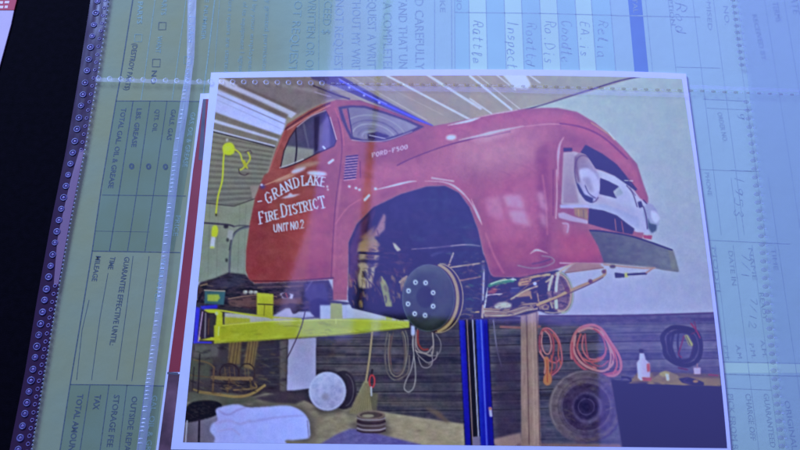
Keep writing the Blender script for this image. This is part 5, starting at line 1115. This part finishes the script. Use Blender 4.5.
for k in range(1, len(IDS)):
    f = QU[FID == k]
    if len(f) < 3: print('EMPTY PIECE', IDS[k], len(f)); continue
    used, inv = np.unique(f.ravel(), return_inverse=True)
    me = bpy.data.meshes.new(IDS[k]); me.vertices.add(len(used)); me.vertices.foreach_set('co', VERT[used].astype(np.float32).ravel())
    me.loops.add(len(inv)); me.loops.foreach_set('vertex_index', inv.astype(np.int32).ravel())
    me.polygons.add(len(f)); me.polygons.foreach_set('loop_start', np.arange(0, len(inv), 4, dtype=np.int32)); me.polygons.foreach_set('loop_total', np.full(len(f), 4, np.int32))
    me.update(calc_edges=True)
    ca = me.color_attributes.new('ink', 'FLOAT_COLOR', 'POINT'); ca.data.foreach_set('color', np.concatenate([VC[used], np.ones((len(used), 1))], 1).astype(np.float32).ravel())
    me.materials.append(m_pic)
    o = bpy.data.objects.new(IDS[k], me); COL.objects.link(o); OBJ[k] = o
    if LBL[k]: o['label'] = LBL[k]
for k, o in OBJ.items():
    p = OBJ.get(PAR[k]) if PAR[k] else pr
    o.parent = p; o.matrix_parent_inverse = Matrix.Translation(-pr.location) if p is pr else Matrix.Identity(4)

# ================================================================== the clear page sleeve
slv = empty('page_sleeve', at(400, 225, Z_FILM)); tag(slv, 'clear plastic page sleeve with stitched weld seams holding the form and prints', 'page sleeve')
m_film = film_mat('sleeve_film', gloss=.085, milk=.004, milkcol=(.6, .6, .8), rough=.045, bump=.10, bscale=9)
A0 = at(400, 225); 
# row of small punched holes along the horizontal seam and along the right hand seam, cut out of the film
def seam_h(u): return np.interp(u, [60, 95, 200, 340, 480, 600, 700, 800, 900], [77.5, 78.5, 81.5, 83.5, 85, 88, 91, 95, 99])
def seam_r(v): return np.interp(v, [-40, 0, 80, 150, 230, 300, 400, 450, 500], [727, 733, 743.5, 752, 760.5, 766.5, 776.5, 782, 788])
def edge_l(v): return np.interp(v, [-60, 0, 75, 150, 225, 300, 375, 450, 520], [98.5, 90.5, 79, 66, 50.5, 37, 24.5, 9.5, -4])
def inner_l(v): return np.interp(v, [-60, 0, 75, 150, 225, 300, 375, 450, 520], [116, 108.5, 97.5, 84.5, 69.5, 56, 43.5, 31, 19])
# film as a strip mesh that follows the seams: columns between edge and seam, rows between seam and bottom
def frac_rows():
    rows = [(-60, None)]
    return rows
us = [0.0]; 
tS = np.concatenate([np.linspace(0, 1, 2)])
# parametric grid: s from inner_l (0) to right seam (1) to beyond (1.25); t from -60 to 520 with the horizontal seam at fixed rows
scols = []; HOLE_S = []
ncol = 58
for k in range(ncol):
    a0 = k/ncol; scols += [a0, a0+.40/ncol]; HOLE_S.append(len(scols)-2)
scols += [1.0-.0022, 1.0+.0022, 1.25, 1.4]
iR = len(scols)-4
trow = []; HOLE_T = []
y = -60.0
tv = list(np.arange(-60, 70, 6.5))
trow = [('v', v) for v in tv]; sp = len(trow)
trow += [('h', -1.2), ('h', 1.2)]
tv2 = np.arange(92, 520, 8.4); 
trow += [('v', v) for v in tv2 if v > 100]
# split every 'v' row in hole / solid for the right seam
rows2 = []
for kind, v in trow:
    rows2.append((kind, v))
    if kind == 'v': rows2.append(('v', v+3.0))
def rowv(kind, v, s):
    l = inner_l(80); r = seam_r(85); u = l+(r-l)*s
    return seam_h(u)+v if kind == 'h' else v
G = []
for kind, v in rows2:
    R_ = []
    for s in scols:
        u = None; vv = v
        for _ in range(3):
            if kind == 'h':
                uu = inner_l(vv if _ else 82)+(seam_r(vv if _ else 88)-inner_l(vv if _ else 82))*s; vv = float(seam_h(uu)+v)
            else: uu = inner_l(v)+(seam_r(v)-inner_l(v))*s
        R_.append(at(float(uu), float(vv), Z_FILM))
    G.append(R_)
b = MB(); nC = len(scols)
b.v = [tuple(p) for R_ in G for p in R_]
ih = [i for i, (k_, v) in enumerate(rows2) if k_ == 'h']
for i in range(len(rows2)-1):
    for j in range(nC-1):
        if i == ih[0] and j in HOLE_S: continue
        if j == iR and rows2[i][0] == 'v' and i % 1 == 0 and i+1 < len(rows2) and rows2[i+1][0] == 'v' and abs(rows2[i+1][1]-rows2[i][1]-3.0) < .01: continue
        b.f.append((i*nC+j, (i+1)*nC+j, (i+1)*nC+j+1, i*nC+j+1))
b.build('film', m_film, slv)
m_margin = film_mat('sleeve_margin', gloss=.02, milk=.12, milkcol=(.14, .2, .45), rough=.2, bump=.3, bscale=14)
b = MB(); vv = np.arange(-50, 521, 12.0)
for k in range(len(vv)-1):
    a_, c_2 = vv[k], vv[k+1]
    b.add([at(float(seam_r(a_))+4, a_, Z_FILM+.0003), at(960, a_, Z_FILM+.0003), at(960, c_2, Z_FILM+.0003), at(float(seam_r(c_2))+4, c_2, Z_FILM+.0003)], [(0, 3, 2, 1)])
b.build('outer_margin', m_margin, slv)
# dark welded edge strip on the left
m_edge = film_mat('sleeve_edge', gloss=.05, milk=.32, milkcol=(.14, .06, .12), rough=.2, bump=.4, bscale=60, tint=(.8, .7, .9))
m_pink = film_mat('sleeve_edge_pink', gloss=.05, milk=.55, milkcol=(.42, .25, .30), rough=.25, bump=.4, bscale=60)
m_bead = mat('embossed_plastic', (.16, .11, .24), rough=.4, spec=.5, var=.3, scale=500)
m_bead2 = mat('embossed_plastic_rim', (.11, .095, .21), rough=.4, spec=.5, var=.3, scale=500)
m_seam = film_mat('weld_plastic', gloss=.05, milk=.16, milkcol=(.75, .8, .95), rough=.25, bump=.6, bscale=120)
b = MB(); vv = np.arange(-60, 521, 12.0)
n = len(vv)
for k in range(n-1):
    a_, c_2 = vv[k], vv[k+1]
    b.add([at(edge_l(a_), a_, Z_FILM), at(inner_l(a_), a_, Z_FILM), at(inner_l(c_2), c_2, Z_FILM), at(edge_l(c_2), c_2, Z_FILM)], [(0, 3, 2, 1)])
b.build('edge_strip', m_edge, slv)
b = MB()
def pk(v): return np.interp(v, [150, 180, 240, 285], [5, 8, 9.5, 5])
for k in range(12):
    a_, c_2 = 150+k*11.2, 150+(k+1)*11.2
    b.add([at(inner_l(a_)-pk(a_), a_, Z_FILM+.00015), at(inner_l(a_)-.5, a_, Z_FILM+.00015), at(inner_l(c_2)-.5, c_2, Z_FILM+.00015), at(inner_l(c_2)-pk(c_2), c_2, Z_FILM+.00015)], [(0, 3, 2, 1)])
b.build('pink_edge_strip', m_pink, slv)
def torus(mb, c, R_, r_, nu=14, nv=6, sx=1.0):
    vs = []; fs = []
    for i in range(nu):
        a = 2*math.pi*i/nu
        for j in range(nv):
            t = 2*math.pi*j/nv
            vs.append((c.x+(R_+r_*math.cos(t))*math.cos(a)*sx, c.y+(R_+r_*math.cos(t))*math.sin(a), c.z+r_*.7*math.sin(t)))
    for i in range(nu):
        for j in range(nv): fs.append((i*nv+j, ((i+1) % nu)*nv+j, ((i+1) % nu)*nv+(j+1) % nv, i*nv+(j+1) % nv))
    mb.add(vs, fs)
def dome(mb, c, rx, ry, h, n=10, m=3):
    vs = [(c.x, c.y, c.z+h)]; fs = []
    for k in range(1, m+1):
        ph = math.pi/2*k/m
        for i in range(n):
            a = 2*math.pi*i/n; vs.append((c.x+rx*math.sin(ph)*math.cos(a), c.y+ry*math.sin(ph)*math.sin(a), c.z+h*math.cos(ph)))
    for i in range(n): fs.append((0, 1+i, 1+(i+1) % n))
    for k in range(m-1):
        for i in range(n): fs.append((1+k*n+i, 1+(k+1)*n+i, 1+(k+1)*n+(i+1) % n, 1+k*n+(i+1) % n))
    mb.add(vs, fs)
MPP = .26/515
# the outer and inner rows of embossed beads
b = MB(); b2 = MB(); r = random.Random(4)
v = -10.0
while v < 462:
    s_ = (inner_l(v)-edge_l(v))
    p = at(edge_l(v)+s_*.40, v, Z_FILM+.0002)
    torus(b, p, r.uniform(2.5, 3.1)*MPP, r.uniform(.6, .9)*MPP); dome(b2, at(edge_l(v)+s_*.40, v, Z_FILM+.0001), 1.7*MPP, 1.7*MPP, .5*MPP)
    v += 11.6+r.uniform(-.7, .7)
o1 = b.build('embossed_bead_row', m_bead2, slv, True); b2.build('bead_centre', m_bead, o1, True)
for o_c in [c for c in bpy.data.objects if c.name.startswith('bead_centre')]: o_c.matrix_parent_inverse = Matrix.Identity(4); 
b = MB(); v = -8.0
while v < 462:
    if 150 < v < 282 and b.v: b.build('small_bead_row', m_bead, slv, True); b = MB()
    if not 150 < v < 282:
        s_ = (inner_l(v)-edge_l(v)); fr = .82
        c = at(edge_l(v)+s_*fr, v, Z_FILM+.0001); torus(b, c, 1.6*MPP, .5*MPP, 10, 5)
    v += 7.9+r.uniform(-.3, .3)
b.build('small_bead_row', m_bead, slv, True)
# fine sawtooth edge of the weld on the paper side
b = MB(); v = -10.0
while v < 462:
    dome(b, at(inner_l(v)+.6, v, Z_FILM+.00005), 1.0*MPP, 1.2*MPP, .35*MPP, 8, 2); v += 4.1
b.build('weld_edge', m_seam, slv, True)
# milky weld line running down over the form
def seam_l(v): return np.interp(v, [-40, 0, 60, 100, 150, 230, 300, 380, 450, 490], [196, 192, 190.5, 185, 177.5, 168, 160.5, 150, 141, 135])
m_weld = film_mat('weld_line', gloss=.03, milk=.22, milkcol=(.62, .62, .85), rough=.4, bump=.3, bscale=150)
m_stitch = film_mat('weld_stitch', gloss=.07, milk=.28, milkcol=(.85, .88, .98), rough=.3, bump=.8, bscale=200)
b = MB(); vv = np.arange(-40, 490, 8.0)
for k in range(len(vv)-1):
    a_, c_2 = vv[k], vv[k+1]; w1 = np.interp(a_, [0, 70, 110, 300, 450], [9, 7, 9, 8, 9]); w2 = np.interp(c_2, [0, 70, 110, 300, 450], [9, 7, 9, 8, 9])
    b.add([at(seam_l(a_)-w1*.5, a_, Z_FILM+.0001), at(seam_l(a_)+w1*.5, a_, Z_FILM+.0001), at(seam_l(c_2)+w2*.5, c_2, Z_FILM+.0001), at(seam_l(c_2)-w2*.5, c_2, Z_FILM+.0001)], [(0, 3, 2, 1)])
b.build('weld_line', m_weld, slv)
b = MB(); v = -20.0
while v < 465:
    k = 1.2 if v > 90 else .6
    if r.random() < .78: dome(b, at(seam_l(v)-1.5+r.uniform(-.3, .3), v, Z_FILM+.00015), 1.9*k*MPP, .95*MPP, .5*MPP, 8, 2)
    v += 4.0+r.uniform(-.2, .3)
b.build('weld_stitch_row', m_stitch, slv, True)
m_dot = film_mat('hole_shadow', gloss=.05, milk=.42, milkcol=(.32, .20, .22), rough=.4)  # dark tinted caps over the holes, shade put into their colour
b = MB()
for j in HOLE_S:
    s = (scols[j]+scols[j+1])/2; u = float(inner_l(82)+(seam_r(88)-inner_l(82))*s)
    if u > 330: dome(b, at(u, float(seam_h(u)), Z_FILM+.00005), 2.6*MPP, 1.5*MPP, .2*MPP, 8, 2)
for u in np.arange(748, 850, 11.0): dome(b, at(float(u), float(seam_h(u)), Z_FILM+.00005), 2.4*MPP, 1.2*MPP, .2*MPP, 8, 2)
b.build('hole_shade_row', m_dot, slv, True)
m_dot2 = film_mat('hole_shadow_blue', gloss=.05, milk=.38, milkcol=(.26, .23, .34), rough=.4)  # bluish caps for the side seam, shade of the holes as colour
b = MB()
for i, (k_, v) in enumerate(rows2):
    if k_ == 'v' and i+1 < len(rows2) and abs(rows2[i+1][1]-v-3.0) < .01: dome(b, at(float(seam_r(v+1.5)), v+1.5, Z_FILM+.00005), 3.1*MPP, 2.3*MPP, .2*MPP, 8, 2)
b.build('hole_shade_row', m_dot2, slv, True)
# raised rims beside the punched holes
m_rim = film_mat('hole_rim', gloss=.06, milk=.10, milkcol=(.8, .82, .98), rough=.3, bump=.5, bscale=200)
b = MB()
for k in range(ncol+16):
    s = (k+.2)/ncol; u = float(inner_l(82)+(seam_r(88)-inner_l(82))*s)
    if u < 330: torus(b, at(u, float(seam_h(u))-.2, Z_FILM+.0001), 2.4*MPP, .8*MPP, 12, 5)
    else: dome(b, at(u+5.5, float(seam_h(u))+.3, Z_FILM+.0001), 2.6*MPP, 1.0*MPP, .3*MPP, 8, 2)
b.build('hole_rim_row', m_rim, slv, True)
b = MB()
for i, (k_, v) in enumerate(rows2):
    if k_ == 'v' and i+1 < len(rows2) and abs(rows2[i+1][1]-v-3.0) < .01:
        u = float(seam_r(v))
        for du, rr in ((5.5, 2.0),): dome(b, at(u+du, v+2.5, Z_FILM+.0001), rr*MPP, 1.3*MPP, .4*MPP, 8, 2)
b.build('hole_rim_row', m_rim, slv, True)
b = MB()
m_band2 = film_mat('weld_band', gloss=.03, milk=.10, milkcol=(.8, .75, .85), rough=.3, bump=.3, bscale=60)
# long pale bands where the sheet is welded flat
b = MB()
for (ua, ub, dv, w_) in ((330, 690, 4.5, 5.0), (690, 900, -4.0, 3.6), (95, 212, 1.0, 4.0)):
    uu = np.linspace(ua, ub, 24); b = MB()
    for k in range(23):
        b.add([at(uu[k], float(seam_h(uu[k]))+dv-w_/2, Z_FILM+.00012), at(uu[k+1], float(seam_h(uu[k+1]))+dv-w_/2, Z_FILM+.00012), at(uu[k+1], float(seam_h(uu[k+1]))+dv+w_/2, Z_FILM+.00012), at(uu[k], float(seam_h(uu[k]))+dv+w_/2, Z_FILM+.00012)], [(0, 3, 2, 1)])
    b.build('weld_band', m_band2, slv)
